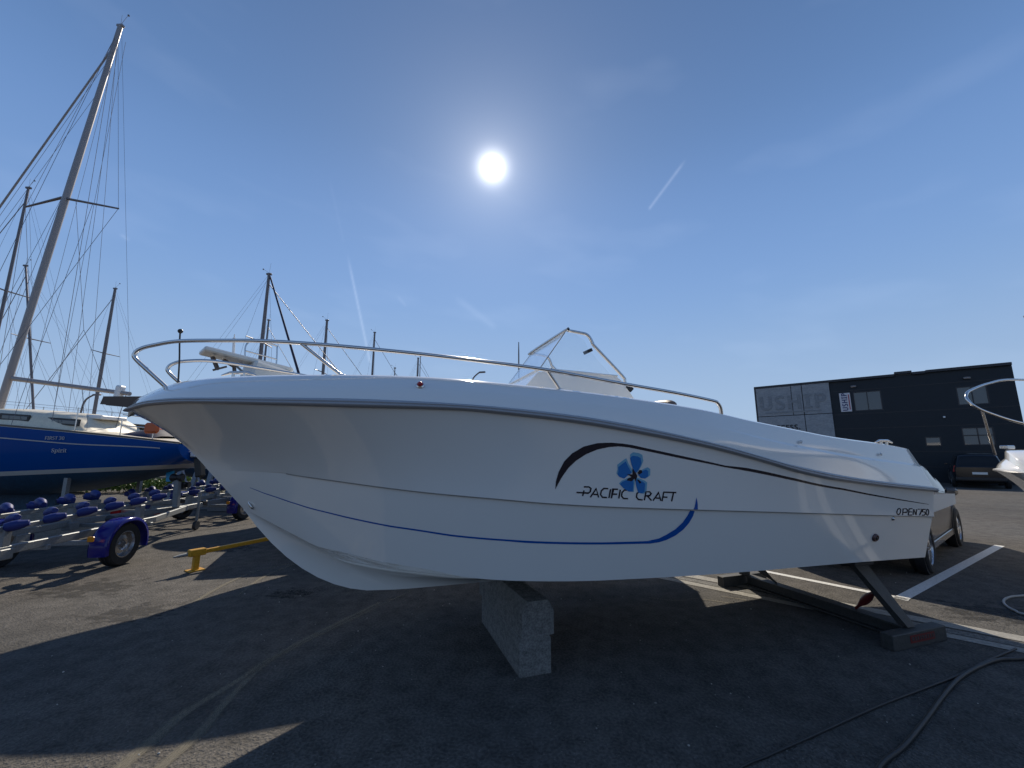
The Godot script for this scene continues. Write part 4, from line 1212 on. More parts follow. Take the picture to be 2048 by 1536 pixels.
# ---------------------------------------------------------------- sailing boats
const Y_BEAM = [[0.0, 0.86], [0.08, 1.0], [0.2, 1.28], [0.4, 1.55], [0.55, 1.5], [0.72, 1.12], [0.87, 0.55], [0.96, 0.18], [1.0, 0.02]]
const Y_SHEER = [[0.0, 1.86], [0.16, 2.05], [0.38, 2.26], [0.7, 2.5], [1.0, 2.8]]
const Y_BOT = [[0.0, 1.42], [0.1, 1.12], [0.2, 0.88], [0.38, 0.62], [0.55, 0.60], [0.75, 0.85], [0.9, 1.45], [1.0, 2.5]]

func yacht_pt(s: float, q: float, ln: float) -> Vector3:   # s from transom to stem, q from sheer (0) to centreline (1)
	var b := pchip(Y_BEAM, 1, s)
	var ys := pchip(Y_SHEER, 1, s)
	var k := pchip(Y_BOT, 1, s)
	var w := q * PI / 2
	return Vector3(s * ln, ys - (ys - k) * pow(sin(w), 1.2), b * pow(maxf(cos(w), 0.0), 0.62))

func q_at(s: float, y: float) -> float:
	var ys := pchip(Y_SHEER, 1, s)
	var k := pchip(Y_BOT, 1, s)
	var r := clampf((ys - y) / (ys - k), 0.0, 1.0)
	return asin(pow(r, 1.0 / 1.2)) / (PI / 2)

func wire(mb: MB, a: Vector3, b: Vector3, r := 0.007) -> void: mb.tube([a, b], r * 0.72, 4, false)

func yacht(label: String, at: Vector3, turn: float, ln: float, top: Material, bottom: Material, mast_h: float, mast_s: float, rake: float, mast_mat: Material, mast_r: float, spreaders: Array, near := false, group := "", gr := 0.0) -> Node3D:
	var o := thing("sailing_boat", label, "sailing boat", at, turn, group)
	# local: x from transom to bow, y up, z across
	var bands := [["topsides", top, 0.0, 1.0], ["boot_stripe", M.boot, 1.0, 2.0], ["underbody", bottom, 2.0, 3.0]]
	var stripe := func(s: float) -> Array:
		var y := 1.33 - 0.42 * s if s < 0.4 else 1.16
		return [0.0, q_at(s, y + 0.045), q_at(s, y - 0.055), 1.0]
	for bd in bands:
		var mb := MB.new()
		for z in [1.0, -1.0]:
			var rows := []
			for i in 41:
				var s := i / 40.0
				var qs: Array = stripe.call(s)
				var q0: float = qs[int(bd[2])]
				var q1: float = qs[int(bd[2]) + 1]
				var r := PackedVector3Array()
				for j in 9: r.append(mir(yacht_pt(s, lerpf(q0, q1, j / 8.0), ln), z))
				rows.append(r)
			mb.grid(rows, z < 0)
		if bd[0] == "topsides":
			var prev := yacht_pt(0, 0, ln)
			for j in range(1, 9):
				var p := yacht_pt(0, j / 8.0, ln)
				mb.quad(mir(prev, 1), mir(prev, -1), mir(p, -1), mir(p, 1))
				prev = p
		part(o, bd[0], mb, bd[1])
	var deck := MB.new()
	var drows := []
	for i in 41:
		var p := yacht_pt(i / 40.0, 0, ln)
		drows.append(PackedVector3Array([p, p + Vector3(0, 0.03, -minf(0.03, p.z)), Vector3(p.x, p.y + 0.06, 0), mir(p, -1) + Vector3(0, 0.03, minf(0.03, p.z)), mir(p, -1)]))
	deck.grid(drows, false)
	part(o, "deck", deck, M.cream if near else M.gel_old)
	# coach roof
	var roof := MB.new()
	var rr := []
	for i in 15:
		var f := i / 14.0
		var s := 0.24 + 0.42 * f
		var ys := pchip(Y_SHEER, 1, s)
		var b := pchip(Y_BEAM, 1, s)
		var hh := 0.36 * smoothstep(0.0, 0.12, f) * (1.0 - smoothstep(0.55, 1.0, f)) + 0.02
		var w := b * 0.60
		var row := PackedVector3Array()
		for e in [[1.06, 0.0], [1.0, 0.55], [0.95, 0.92], [0.75, 1.05], [0.0, 1.2], [-0.75, 1.05], [-0.95, 0.92], [-1.0, 0.55], [-1.06, 0.0]]: row.append(Vector3(s * ln, ys + 0.02 + hh * e[1], w * e[0]))
		rr.append(row)
	roof.grid(rr, false)
	part(o, "coach_roof", roof, M.cream if near else M.gel_old)
	# keel, rudder and the frame it stands in
	var mb := MB.new()
	mb.hexa([Vector3(ln * 0.38, gr + 0.06, -0.10), Vector3(ln * 0.56, gr + 0.06, -0.10), Vector3(ln * 0.56, gr + 0.06, 0.10), Vector3(ln * 0.38, gr + 0.06, 0.10), Vector3(ln * 0.36, 0.72, -0.09), Vector3(ln * 0.58, 0.72, -0.09), Vector3(ln * 0.58, 0.72, 0.09), Vector3(ln * 0.36, 0.72, 0.09)])
	part(o, "keel", mb, bottom)
	mb = MB.new()
	mb.box(Vector3(ln * 0.47, gr + 0.03, 0), Vector3(ln * 0.5, 0.06, 0.5), Basis.IDENTITY, 0.01)
	for s in [0.25, 0.68]:
		for z in [-1.0, 1.0]:
			var hp := yacht_pt(s, 0.62, ln)
			mb.bar(Vector3(ln * s, gr + 0.03, 0.95 * z), mir(hp, z), 0.09, 0.09)
		mb.bar(Vector3(ln * s, gr + 0.05, -1.0), Vector3(ln * s, gr + 0.05, 1.0), 0.1, 0.1)
	part(o, "yard_stand", mb, M.galv if near else M.cradle)
	# mast and rigging
	var foot := Vector3(mast_s * ln, pchip(Y_SHEER, 1, mast_s) + 0.2, 0)
	var head := Vector3(foot.x - rake, mast_h, 0)
	mb = MB.new()
	mb.tube([foot, foot.lerp(head, 0.6), head], [mast_r, mast_r, mast_r * 0.75], 12)
	mb.box(head, Vector3(0.2, 0.08, 0.10), Basis.IDENTITY, 0.01)
	var mast := part(o, "mast", mb, mast_mat)
	mb = MB.new()
	wire(mb, head, head + Vector3(0.05, 0.45, 0.03), 0.005)
	wire(mb, head + Vector3(0, 0.05, 0), head + Vector3(-0.30, 0.25, -0.1), 0.006)
	mb.ball(head + Vector3(-0.32, 0.26, -0.1), 0.03)
	part(mast, "wind_vane", mb, M.wire)
	var rig := MB.new()
	var bow := Vector3(ln * 0.99, 2.8, 0)
	var stern := Vector3(0.05, 1.9, 0)
	if not near:
		wire(rig, head.lerp(foot, 0.03), stern, 0.006)
		wire(rig, head, stern + Vector3(0.1, 0, 0.5), 0.005)
	else: wire(rig, head.lerp(foot, 0.03), Vector3(2.3, 2.2, -0.9), 0.006)
	for z in [1.0, -1.0]:
		var chain := yacht_pt(mast_s - 0.03, 0, ln)
		chain.z *= z
		var prev := head
		for sp in spreaders:
			var at_m := foot.lerp(head, sp[0])
			var tip := at_m + Vector3(-sp[2], sp[3], sp[1] * z)
			var sb := MB.new()
			sb.tube([at_m, tip], [0.03, 0.018], 6)
			part(mast, "spreader", sb, mast_mat)
			wire(rig, prev, tip)
			wire(rig, at_m, chain + Vector3(0.25, 0, 0), 0.006)
			wire(rig, at_m, chain + Vector3(-0.35, 0, 0), 0.006)
			prev = tip
		wire(rig, prev, chain)
	part(o, "rigging", rig, M.wire)
	var fs := MB.new()
	fs.tube([head.lerp(foot, 0.06), bow], 0.028 if near else 0.015, 6)
	part(o, "forestay", fs, mast_mat)
	return o

func blue_yacht() -> void:
	var ln := 10.0
	# transom to the right, bow out of frame to the left: turned half round
	var o := yacht("blue sailing boat with cream deck and white stripe, stern towards the white motor boat", V(-6.68, 0.272, 9.13), PI - 0.03, ln, M.bluehull, M.bluebottom, 15.1, 0.585, 1.4, M.alu, 0.085, [], true, "", -0.327)
	o.scale = Vector3.ONE * 0.83
	# spreaders and shrouds of the big mast, which leans aft
	var mb := MB.new()
	var sp := Vector3(5.25, 9.09, 0.0)
	var tips := [Vector3(3.36, 8.64, -0.1), Vector3(6.45, 8.88, 0.1)]
	for tp in tips:
		mb = MB.new()
		mb.tube([sp, tp], [0.04, 0.025], 8)
		part(o, "spreader", mb, M.mast_dark)
	mb = MB.new()
	for q in [[Vector3(4.5, 14.9, 0), tips[0]], [Vector3(4.5, 14.9, 0), tips[1]], [tips[0], Vector3(4.9, 2.3, -1.45)], [tips[1], Vector3(6.3, 2.4, 1.3)], [tips[1], Vector3(7.3, 2.5, 1.0)], [sp, Vector3(4.5, 2.3, -1.45)], [sp, Vector3(5.2, 2.3, -1.5)],
			[tips[0].lerp(sp, 0.45), Vector3(3.6, 2.3, -1.4)], [Vector3(4.55, 14.5, 0), Vector3(3.1, 2.4, -1.0)], [Vector3(4.6, 13.9, 0), Vector3(9.7, 2.7, 0.0)], [Vector3(4.8, 12.6, 0), Vector3(9.0, 2.6, -0.4)],
			[tips[0].lerp(sp, 0.75), Vector3(3.4, 4.9, -0.4)], [Vector3(3.4, 4.9, -0.4), Vector3(2.7, 3.3, -0.2)], [Vector3(3.4, 4.9, -0.4), Vector3(4.3, 3.5, -0.2)]]: wire(mb, q[0], q[1], 0.0075)
	part(o, "shrouds", mb, M.wire)
	mb = MB.new()
	mb.tube([Vector3(5.6, 3.66, 0), Vector3(2.25, 3.22, 0)], [0.065, 0.055], 12)
	var boom := part(o, "boom", mb, M.alu)
	mb = MB.new()
	mb.box(Vector3(2.55, 3.24, 0), Vector3(0.16, 0.42, 0.18), Basis(Vector3.BACK, 0.12), 0.03)
	part(boom, "sail_bag", mb, M.white)
	mb = MB.new()
	wire(mb, Vector3(2.35, 3.2, 0), Vector3(2.6, 2.3, 0.1), 0.012)
	wire(mb, Vector3(3.6, 3.4, 0), Vector3(3.4, 2.5, 0), 0.012)
	wire(mb, Vector3(2.25, 3.2, 0), Vector3(4.4, 15.0, 0), 0.006)
	wire(mb, Vector3(4.3, 14.6, 0.1), Vector3(3.7, 2.4, -0.5), 0.006)
	wire(mb, Vector3(4.3, 14.6, -0.1), Vector3(4.4, 2.4, -0.6), 0.006)
	part(o, "running_rigging", mb, M.wire)
	# white line below the sheer
	mb = MB.new()
	for z in [1.0, -1.0]:
		var rows := []
		for i in 60:
			var s := 0.04 + 0.93 * i / 59.0
			var y := pchip(Y_SHEER, 1, s) - 0.26 + 0.12 * (1.0 - smoothstep(0.0, 0.25, s))
			var a := yacht_pt(s, q_at(s, y + 0.012), ln)
			var b := yacht_pt(s, q_at(s, y - 0.012), ln)
			rows.append(PackedVector3Array([mir(a + Vector3(0, 0, 0.006), z), mir(b + Vector3(0, 0, 0.006), z)]))
		mb.grid(rows, z < 0)
	part(o, "cove_line", mb, M.boot)
	# toe rail
	for z in [1.0, -1.0]:
		mb = MB.new()
		var p := []
		for i in 40:
			var q := yacht_pt(i / 40.0, 0, ln)
			p.append(mir(q + Vector3(0, 0.03, -0.02), z))
		mb.tube(p, 0.022, 6)
		part(o, "toe_rail", mb, M.leather)
		# cabin windows
		for wd in [[2.95, 0.85], [4.15, 0.8]]:
			mb = MB.new()
			var s0: float = wd[0] / ln
			var w := pchip(Y_BEAM, 1, s0) * 0.60
			var yb := pchip(Y_SHEER, 1, s0) + 0.13
			mb.box(Vector3(wd[0], yb + 0.09, (w * 1.005) * z), Vector3(wd[1], 0.17, 0.03), Basis(Vector3.BACK, 0.07), 0.012)
			var fr := part(o, "cabin_window", mb, M.black)
			mb = MB.new()
			mb.box(Vector3(wd[0] - 0.02, yb + 0.085, (w * 1.005 + 0.012) * z), Vector3(wd[1] - 0.14, 0.09, 0.016), Basis(Vector3.BACK, 0.07), 0.006)
			part(fr, "pane", mb, M.glass_dark)
		# lifelines and stanchions
		mb = MB.new()
		for k in 4:
			var q := yacht_pt(0.22 + 0.2 * k, 0, ln)
			mb.tube([mir(q + Vector3(0, 0, -0.05), z), mir(q + Vector3(0, 0.6, -0.05), z)], 0.012, 6)
		part(o, "stanchions", mb, M.steel)
		mb = MB.new()
		for k in 6:
			var a := yacht_pt(0.12 + 0.12 * k, 0, ln) + Vector3(0, 0.58, -0.05)
			var b := yacht_pt(0.24 + 0.12 * k, 0, ln) + Vector3(0, 0.58, -0.05)
			wire(mb, mir(a, z), mir(b, z), 0.005)
		part(o, "lifeline", mb, M.wire)
	# hand rail along the roof, hatch and hood
	mb = MB.new()
	mb.box(Vector3(3.4, 2.62, 0.35), Vector3(1.6, 0.05, 0.10), Basis(Vector3.BACK, 0.09), 0.01)
	part(o, "handrail", mb, M.white)
	mb = MB.new()
	mb.box(Vector3(2.9, 2.58, 0), Vector3(0.7, 0.10, 0.7), Basis(Vector3.BACK, 0.06), 0.02)
	part(o, "hatch", mb, M.white)
	# pushpit
	mb = MB.new()
	for y in [0.32, 0.58]:
		mb.tube(spline([Vector3(1.35, 1.98 + y, 1.0), Vector3(0.6, 1.93 + y * 0.95, 0.93), Vector3(0.08, 1.88 + y * 0.9, 0.8), Vector3(0.0, 1.87 + y * 0.9, 0.5), Vector3(0.0, 1.87 + y * 0.9, -0.5), Vector3(0.08, 1.88 + y * 0.9, -0.8), Vector3(0.6, 1.93 + y * 0.95, -0.93), Vector3(1.35, 1.98 + y, -1.0)], 5), 0.013, 8)
	for q in [[1.35, 1.0], [0.6, 0.93], [0.05, 0.75]]:
		for z in [1.0, -1.0]: mb.tube([Vector3(q[0], 1.88, q[1] * z), Vector3(q[0], 1.95 + 0.5, q[1] * z)], 0.012, 8)
	part(o, "pushpit", mb, M.steel)
	mb = MB.new()
	mb.box(Vector3(0.62, 2.24, -0.96), Vector3(0.36, 0.26, 0.12), Basis(Vector3.BACK, 0.0), 0.05)
	part(o, "horseshoe_buoy", mb, M.buoy)
	mb = MB.new()
	var rows := []
	for k in 9:
		var f := k / 8.0
		var x := 0.85 + 1.1 * f
		var hh := 0.32 * sin(PI * clampf(0.12 + 0.76 * f, 0, 1)) + 0.05
		var row := PackedVector3Array()
		for j in 11:
			var w := PI * j / 10.0
			row.append(Vector3(x, 1.92 + hh * sin(w) * (1.0 + 0.12 * sin(7.0 * f + j)), 0.72 * cos(w)))
		rows.append(row)
	mb.grid(rows)
	part(o, "cockpit_cover", mb, M.tarp)
	# outboard bracket and rudder blade at the stern
	mb = MB.new()
	mb.prism(PackedVector2Array([Vector2(0.72, 1.45), Vector2(0.95, 1.45), Vector2(0.90, 0.92), Vector2(0.78, 0.92)]), Transform3D(Basis.IDENTITY, Vector3(0, 0, -0.03)), 0.06)
	part(o, "rudder", mb, M.cyan, "bright cyan rudder blade")
	mb = MB.new()
	mb.box(Vector3(-0.12, 1.62, -0.35), Vector3(0.2, 0.14, 0.3), Basis.IDENTITY, 0.02)
	part(o, "stern_bracket", mb, M.white)
	mb = MB.new()
	mb.box(Vector3(-0.2, 1.30, -0.35), Vector3(0.16, 0.5, 0.2), Basis(Vector3.BACK, -0.2), 0.03)
	part(o, "outboard_leg", mb, M.black)
	# lettering on the quarter: the model word and its script below, pale
	for tx in [["FIRST 30", 2.72, 1.985, 0.075, 0.0], ["Spirit", 2.60, 1.70, 0.085, 0.18]]:
		var tm := TextMesh.new()
		tm.text = tx[0]
		var f := SystemFont.new()
		f.font_names = PackedStringArray(["Droid Serif" if tx[4] > 0 else "Droid Sans"])
		f.font_italic = tx[4] > 0
		tm.font = f
		tm.font_size = 48
		tm.pixel_size = tx[3] / 34.0
		tm.depth = 0.004
		tm.horizontal_alignment = HORIZONTAL_ALIGNMENT_LEFT
		var l := part(o, "hull_lettering", tm, M.boot)
		var s: float = tx[1] / ln
		var p := yacht_pt(s, q_at(s, tx[2]), ln)
		var p2 := yacht_pt((tx[1] - 0.4) / ln, q_at((tx[1] - 0.4) / ln, tx[2]), ln)
		l.position = mir(p, -1) + Vector3(0, 0, -0.014)
		l.rotation = Vector3(0, PI + atan2(p.z - p2.z, 0.4), 0)

func far_boats() -> void:
	# stands of other sailing boats: mostly their masts show
	var list := [
		[V(-16.2, 0, 16.0), PI, 9.5, 12.8, 0.46, "sailing boat with a tall mast just behind the big leaning mast", 0.055],
		[V(-17.9, 0, 19.6), PI, 9.0, 11.0, 0.5, "sailing boat whose thin leaning mast crosses behind the blue boat's boom", 0.05],
		[V(-18.9, 0, 23.0), PI, 9.0, 11.2, 0.48, "sailing boat with dark mast standing free between blue boat and white bow", 0.085],
		[V(-14.0, 0, 16.0), 0.0, 9.0, 8.9, 0.45, "sailing boat with grey mast and dark blue furled sail behind the white bow", 0.07],
		[V(-21.06, 0, 28.0), 0.0, 9.0, 10.95, 0.44, "sailing boat whose short mast tip shows beside the tall grey mast", 0.07],
		[V(-15.1, 0, 24.0), 0.0, 9.0, 9.6, 0.44, "sailing boat with grey mast above the middle of the white bow rail", 0.085],
		[V(-14.76, 0, 31.5), 0.0, 9.0, 11.1, 0.44, "sailing boat with slim mast next to the vapour trail", 0.085],
		[V(-14.04, 0, 35.0), 0.0, 9.0, 8.98, 0.44, "sailing boat with only a short thin mast tip above the white topsides", 0.05],
		[V(-13.0, 0, 39.0), 0.0, 9.0, 10.8, 0.44, "left and thicker of two close mast tips above the red navigation lamp", 0.10],
		[V(-13.69, 0, 43.0), 0.0, 9.0, 11.97, 0.44, "right and thinner of two close mast tips above the red navigation lamp", 0.05]]
	for k in list.size():
		var l: Array = list[k]
		var o := yacht(l[5], l[0], l[1], l[2], M.gel_old, M.bluebottom, l[3], l[4], 0.0 if k != 1 else -2.1, M.mast_dark, l[6], [[0.55, 0.85, 0.1, 0.0]], false, "sailing boats laid up in the yard")
		if k == 3:
			var mb := MB.new()
			mb.tube([Vector3(4.1, 8.8, 0), Vector3(5.9, 4.5, 0.4), Vector3(6.8, 2.5, 0.6)], [0.03, 0.05, 0.05], 8)
			part(o, "furled_sail", mb, M.tarp)

# ---------------------------------------------------------------- other motor boats in the yard
func other_boats() -> void:
	# the cruiser just behind: its bow platform and pulpit rise above the white bow
	var o := thing("motor_cruiser", "white cruiser with bow platform and pulpit, parked right behind the white bow", "motor boat", V(-4.40, 0, 6.35), deg_to_rad(20.0))
	hull_parts(o, M.gel_old, M.fend, Vector3(0.96, 1.25, 1.10), -0.03)
	var inv := o.transform.affine_inverse()
	var mb := MB.new()
	var a := inv * V(-4.60, 3.13, 5.98)
	var b := inv * V(-3.75, 2.98, 6.85)
	mb.bar(a, b, 0.42, 0.075, Vector3.UP, 0.02)
	part(o, "bow_platform", mb, M.gel_old)
	mb = MB.new()
	mb.bar(inv * V(-4.17, 2.88, 6.38), inv * V(-3.2, 2.58, 7.45), 0.62, 0.34, Vector3.UP, 0.04)
	part(o, "anchor_locker", mb, M.gel_old)
	mb = MB.new()
	mb.tube([inv * V(-4.38, 3.02, 6.15), inv * V(-4.30, 2.95, 6.28), inv * V(-4.28, 2.86, 6.28)], 0.03, 8)
	mb.bar(inv * V(-4.50, 3.05, 6.08), inv * V(-4.40, 2.86, 6.08), 0.05, 0.04)
	mb.bar(inv * V(-4.44, 2.85, 6.06), inv * V(-4.36, 2.92, 6.18), 0.10, 0.03)
	part(o, "anchor", mb, M.leather)
	mb = MB.new()
	mb.bar(inv * V(-4.30, 2.98, 6.30), inv * V(-4.14, 2.80, 6.42), 0.03, 0.03)
	part(o, "platform_strut", mb, M.galv)
	mb = MB.new()
	var pul := [inv * V(-4.31, 2.90, 6.6), inv * V(-4.37, 3.30, 6.6), inv * V(-4.35, 3.45, 6.65), inv * V(-4.31, 3.49, 6.7), inv * V(-4.12, 3.48, 7.0), inv * V(-4.09, 3.40, 7.02), inv * V(-4.06, 2.95, 7.0)]
	mb.tube(spline(pul, 5), 0.013, 8)
	mb.tube([inv * V(-4.36, 3.28, 6.6), inv * V(-4.07, 3.23, 7.0)], 0.011, 8)
	part(o, "pulpit", mb, M.steel)
	mb = MB.new()
	mb.tube([inv * V(-4.47, 3.0, 6.5), inv * V(-4.50, 3.47, 6.5)], 0.02, 8)
	mb.tube([inv * V(-4.50, 3.47, 6.5), inv * V(-4.50, 3.53, 6.5)], 0.008, 6)
	part(o, "lamp_post", mb, M.white)
	stand_for(o, 0.96, 0.62, 1.0)
	# next in the row, stern to the left and hidden by the white boat; its shade falls on the asphalt
	o = thing("motor_boat", "white motor boat hidden behind the cruiser, shading the asphalt near the tow bar", "motor boat", V(0.95, 0, 11.15), PI + deg_to_rad(22.0))
	hull_parts(o, M.gel_old, M.fend, Vector3(0.92, 0.96, 0.95), 0.1)
	stand_for(o, 0.92, 0.6, 0.8)
	o = thing("motor_boat", "white motor boat farthest in the row behind the white bow, shading the trailers", "motor boat", V(-6.7, 0, 11.5), deg_to_rad(24.0))
	hull_parts(o, M.gel_old, M.fend, Vector3(1.1, 1.45, 1.1), -0.05)
	stand_for(o, 1.1, 0.78, 0.9)
	# bow at the right-hand edge
	o = thing("motor_boat", "white motor boat cut by the right edge, steel pulpit over its bow", "motor boat", V(6.80, 0, 5.62), deg_to_rad(15.0))
	hull_parts(o, M.gel, M.boot, Vector3(0.8, 0.95, 0.8), -0.45)
	inv = o.transform.affine_inverse()
	# raised bow coaming above the strake
	mb = MB.new()
	for s in [1.0, -1.0]:
		var rows := []
		for i in 41:
			var u := maxf(i / 40.0 * 0.6, 0.0005)
			var p := on_line(L_TOP, u) * Vector3(0.8, 0.95, 0.8) + Vector3(0, -0.45, 0)
			var w := minf(1.0, p.z / 0.2)
			rows.append(PackedVector3Array([mir(p + Vector3(0.0, -0.02, -0.004), s), mir(p + Vector3(0.02 * (1.0 - w), 0.10, -0.02 * w), s), mir(p + Vector3(0.03 * (1.0 - w), 0.125, -0.035 * w), s), mir(p + Vector3(0.05, 0.135, -0.07 * w), s), Vector3(p.x + 0.05, p.y + 0.14, 0)]))
		mb.grid(rows, s < 0)
	part(o, "bow_coaming", mb, M.gel)
	mb = MB.new()
	var rail := [V(8.2, 2.62, 5.9), V(7.04, 2.64, 5.72), V(6.5, 2.56, 5.58), V(6.06, 2.44, 5.42), V(5.93, 2.38, 5.36), V(5.885, 2.31, 5.32), V(5.91, 2.22, 5.28), V(6.05, 2.12, 5.24), V(6.4, 1.98, 5.18), V(7.2, 1.78, 5.05)]
	var pp := []
	for q in rail: pp.append(inv * q)
	mb.tube(spline(pp, 6), 0.016, 12)
	var pr := part(o, "pulpit", mb, M.steel)
	mb = MB.new()
	mb.tube([inv * V(5.99, 2.165, 5.27), inv * V(6.22, 1.60, 5.42)], 0.014, 10)
	part(pr, "stanchion", mb, M.steel)
	mb = MB.new()
	mb.tube([inv * V(7.95, 1.5, 5.75), inv * V(7.47, 3.6, 5.75)], 0.05, 10)
	part(o, "pole", mb, M.mast_dark)
	mb = MB.new()
	mb.box(inv * V(6.55, 1.70, 5.55), Vector3(0.16, 0.05, 0.08), Basis.IDENTITY, 0.01)
	part(o, "bow_fairlead", mb, M.steel)
	stand_for(o, 0.8, 0.10, 0.7)
	# outside the frame on the right and behind the camera: sunlit boats mirrored in the glossy topsides
	for q in [[V(5.3, 0, 1.5), deg_to_rad(6.0), "white motor boat outside the right edge, mirrored in the glossy stern quarter"], [V(12.6, 0, -0.2), deg_to_rad(2.0), "white motor boat far outside the right edge, mirrored in the glossy stern"]]:
		o = thing("motor_boat", q[2], "motor boat", q[0], q[1], "boats facing the white boat")
		hull_parts(o, M.gel, M.fend, Vector3(1.1, 1.35, 1.1), 0.05)
		stand_for(o, 1.1, 0.7, 0.9)

func stand_for(o: Node3D, sx: float, keel_y: float, w: float) -> void:
	var mb := MB.new()
	for t in [2.6 * sx, 5.9 * sx]:
		mb.box(Vector3(t, keel_y * 0.5, 0), Vector3(0.25, keel_y, 0.9), Basis.IDENTITY, 0.01)
		for z in [-1.0, 1.0]: mb.bar(Vector3(t, 0.0, 0.42 * z), Vector3(t, keel_y + 0.12, w * 0.75 * z), 0.09, 0.09)
	part(o, "support_blocks", mb, M.conc_dark)

# ---------------------------------------------------------------- cars
func car(called: String, label: String, at: Vector3, turn: float, L: float, W: float, paint: Material, roof: Array, belt: Array, wheel_r: float, wb: float, group := "") -> Node3D:
	# local: x forward, z to the right-hand side of the car; roof and belt: rows of (x / half length, height)
	var o := thing(called, label, "car", at, turn, group)
	var h := L * 0.5
	var hw := W * 0.5
	var sec := func(x: float) -> PackedVector3Array:
		var f := x / h
		var yb := pchip(belt, 1, f)
		var yr := maxf(pchip(roof, 1, f), yb + 0.004)
		var tp := 1.0 - 0.16 * pow(absf(f), 5.0)          # plan taper to the ends
		var w := hw * tp
		var g := clampf((yr - yb) / 0.45, 0.0, 1.0)
		var wr := w * (0.95 - 0.20 * g)
		var y0 := 0.22 + 0.14 * pow(absf(f), 8.0)
		var c := PackedVector3Array()
		for q in [[0.0, y0], [w * 0.86, y0], [w * 0.95, y0 + 0.05], [w * 0.985, y0 + 0.16], [w, y0 + (yb - y0) * 0.5], [w * 0.985, yb - 0.09], [w * 0.955, yb - 0.012], [w * 0.94, yb], [lerpf(w * 0.94, wr, 0.5), lerpf(yb, yr, 0.47)], [wr, lerpf(yb, yr, 0.88)], [wr * 0.93, lerpf(yb, yr, 0.97)], [wr * 0.6, yr + 0.015 * g], [0.0, yr + 0.025 * g]]:
			c.append(Vector3(x, q[1], q[0]))
		return c
	var body := MB.new()
	for s in [1.0, -1.0]:
		var rows := []
		for i in 49:
			var x := h * (2.0 * i / 48.0 - 1.0)
			var r := PackedVector3Array()
			for p in sec.call(x): r.append(mir(p, s))
			rows.append(r)
		body.grid(rows, s < 0)
		for e in [0, 48]:   # ends
			var r: PackedVector3Array = rows[e]
			for j in r.size() - 1: body.orient([r[j], r[j + 1], Vector3(r[j + 1].x, r[j + 1].y, 0), Vector3(r[j].x, r[j].y, 0)], Vector3(1 if e > 0 else -1, 0, 0))
	part(o, "body", body, paint)
	# side glass
	for s in [1.0, -1.0]:
		for wn in [[-0.86, -0.50], [-0.46, -0.08], [-0.04, 0.62 if roof[7][0] > 0.4 else 0.50]]:
			var rows := []
			for i in 9:
				var f := lerpf(wn[0], wn[1], i / 8.0)
				var c: PackedVector3Array = sec.call(f * h)
				var r := PackedVector3Array()
				for j in 5:
					var p := c[7].lerp(c[8], j / 2.5) if j < 3 else c[8].lerp(c[9], (j - 2.0) / 2.3)
					p = c[7].lerp(c[9], 0.10 + 0.78 * j / 4.0)
					r.append(mir(p + Vector3(0, 0, 0.012), s))
				rows.append(r)
			var mb := MB.new()
			mb.grid(rows, s < 0)
			part(o, "side_window", mb, M.glass_car)
		var mb := MB.new()
		mb.box(Vector3(0.0, 0.30, (hw * 0.985 + 0.004) * s), Vector3(wb - wheel_r * 2.3, 0.10, 0.02), Basis.IDENTITY, 0.008)
		part(o, "sill_moulding", mb, paint)
		mb = MB.new()
		mb.box(Vector3(0.40 * h, pchip(belt, 1, 0.4) + 0.05, (hw + 0.06) * s), Vector3(0.10, 0.11, 0.16), Basis.IDENTITY, 0.03)
		part(o, "door_mirror", mb, paint)
		mb = MB.new()
		mb.box(Vector3(h * 0.93, 0.62, hw * 0.68 * s), Vector3(0.22, 0.13, 0.34), Basis(Vector3.UP, 0.35 * s), 0.03)
		part(o, "headlamp", mb, M.glass_dark)
		mb = MB.new()
		mb.hexa([Vector3(-h * 0.99, 0.78, hw * 0.60 * s), Vector3(-h * 0.93, 0.78, hw * 0.93 * s), Vector3(-h * 0.90, 0.78, hw * 0.93 * s), Vector3(-h * 0.96, 0.78, hw * 0.60 * s), Vector3(-h * 0.985, 1.02, hw * 0.66 * s), Vector3(-h * 0.94, 1.08, hw * 0.86 * s), Vector3(-h * 0.88, 1.08, hw * 0.86 * s), Vector3(-h * 0.93, 1.02, hw * 0.66 * s)])
		part(o, "tail_lamp", mb, M.red)
		for x in [-wb * 0.5 - 0.03, wb * 0.5]:
			var arch := MB.new()
			arch.lathe([Vector2(0, 0), Vector2(wheel_r * 1.13, 0), Vector2(wheel_r * 1.13, -0.1)], Transform3D(Basis(Vector3.RIGHT, PI / 2 * s), Vector3(x, wheel_r * 1.02, (hw * 0.995 + 0.004) * s)), 24)
			part(o, "wheel_arch", arch, M.trim)
			wheel(o, Vector3(x, wheel_r, (hw - 0.07) * s), wheel_r, 0.20, wheel_r * 0.68, s, 10, Vector3.BACK)
	# front and rear screens follow the roof line
	for g in [[0.46, 0.69] if roof[7][0] > 0.4 else [0.36, 0.585], [-0.985, -0.90]]:
		var rows := []
		for i in 9:
			var f := lerpf(g[0], g[1], i / 8.0)
			var c: PackedVector3Array = sec.call(f * h)
			var nrm := Vector3(1 if g[0] > 0 else -1, 1.2, 0).normalized() * 0.012
			var r := PackedVector3Array()
			for j in 7: r.append(Vector3(c[12].x, lerpf(c[12].y, c[10].y, pow(absf(j / 3.0 - 1.0), 2.0)), c[10].z * 0.96 * (j / 3.0 - 1.0)) + nrm)
			rows.append(r)
		var mb := MB.new()
		mb.grid(rows, true)
		part(o, "windscreen" if g[0] > 0 else "rear_window", mb, M.glass_car)
	var mb := MB.new()
	mb.box(Vector3(-h - 0.005, 0.72, 0), Vector3(0.02, 0.11, 0.50), Basis.IDENTITY, 0.004)
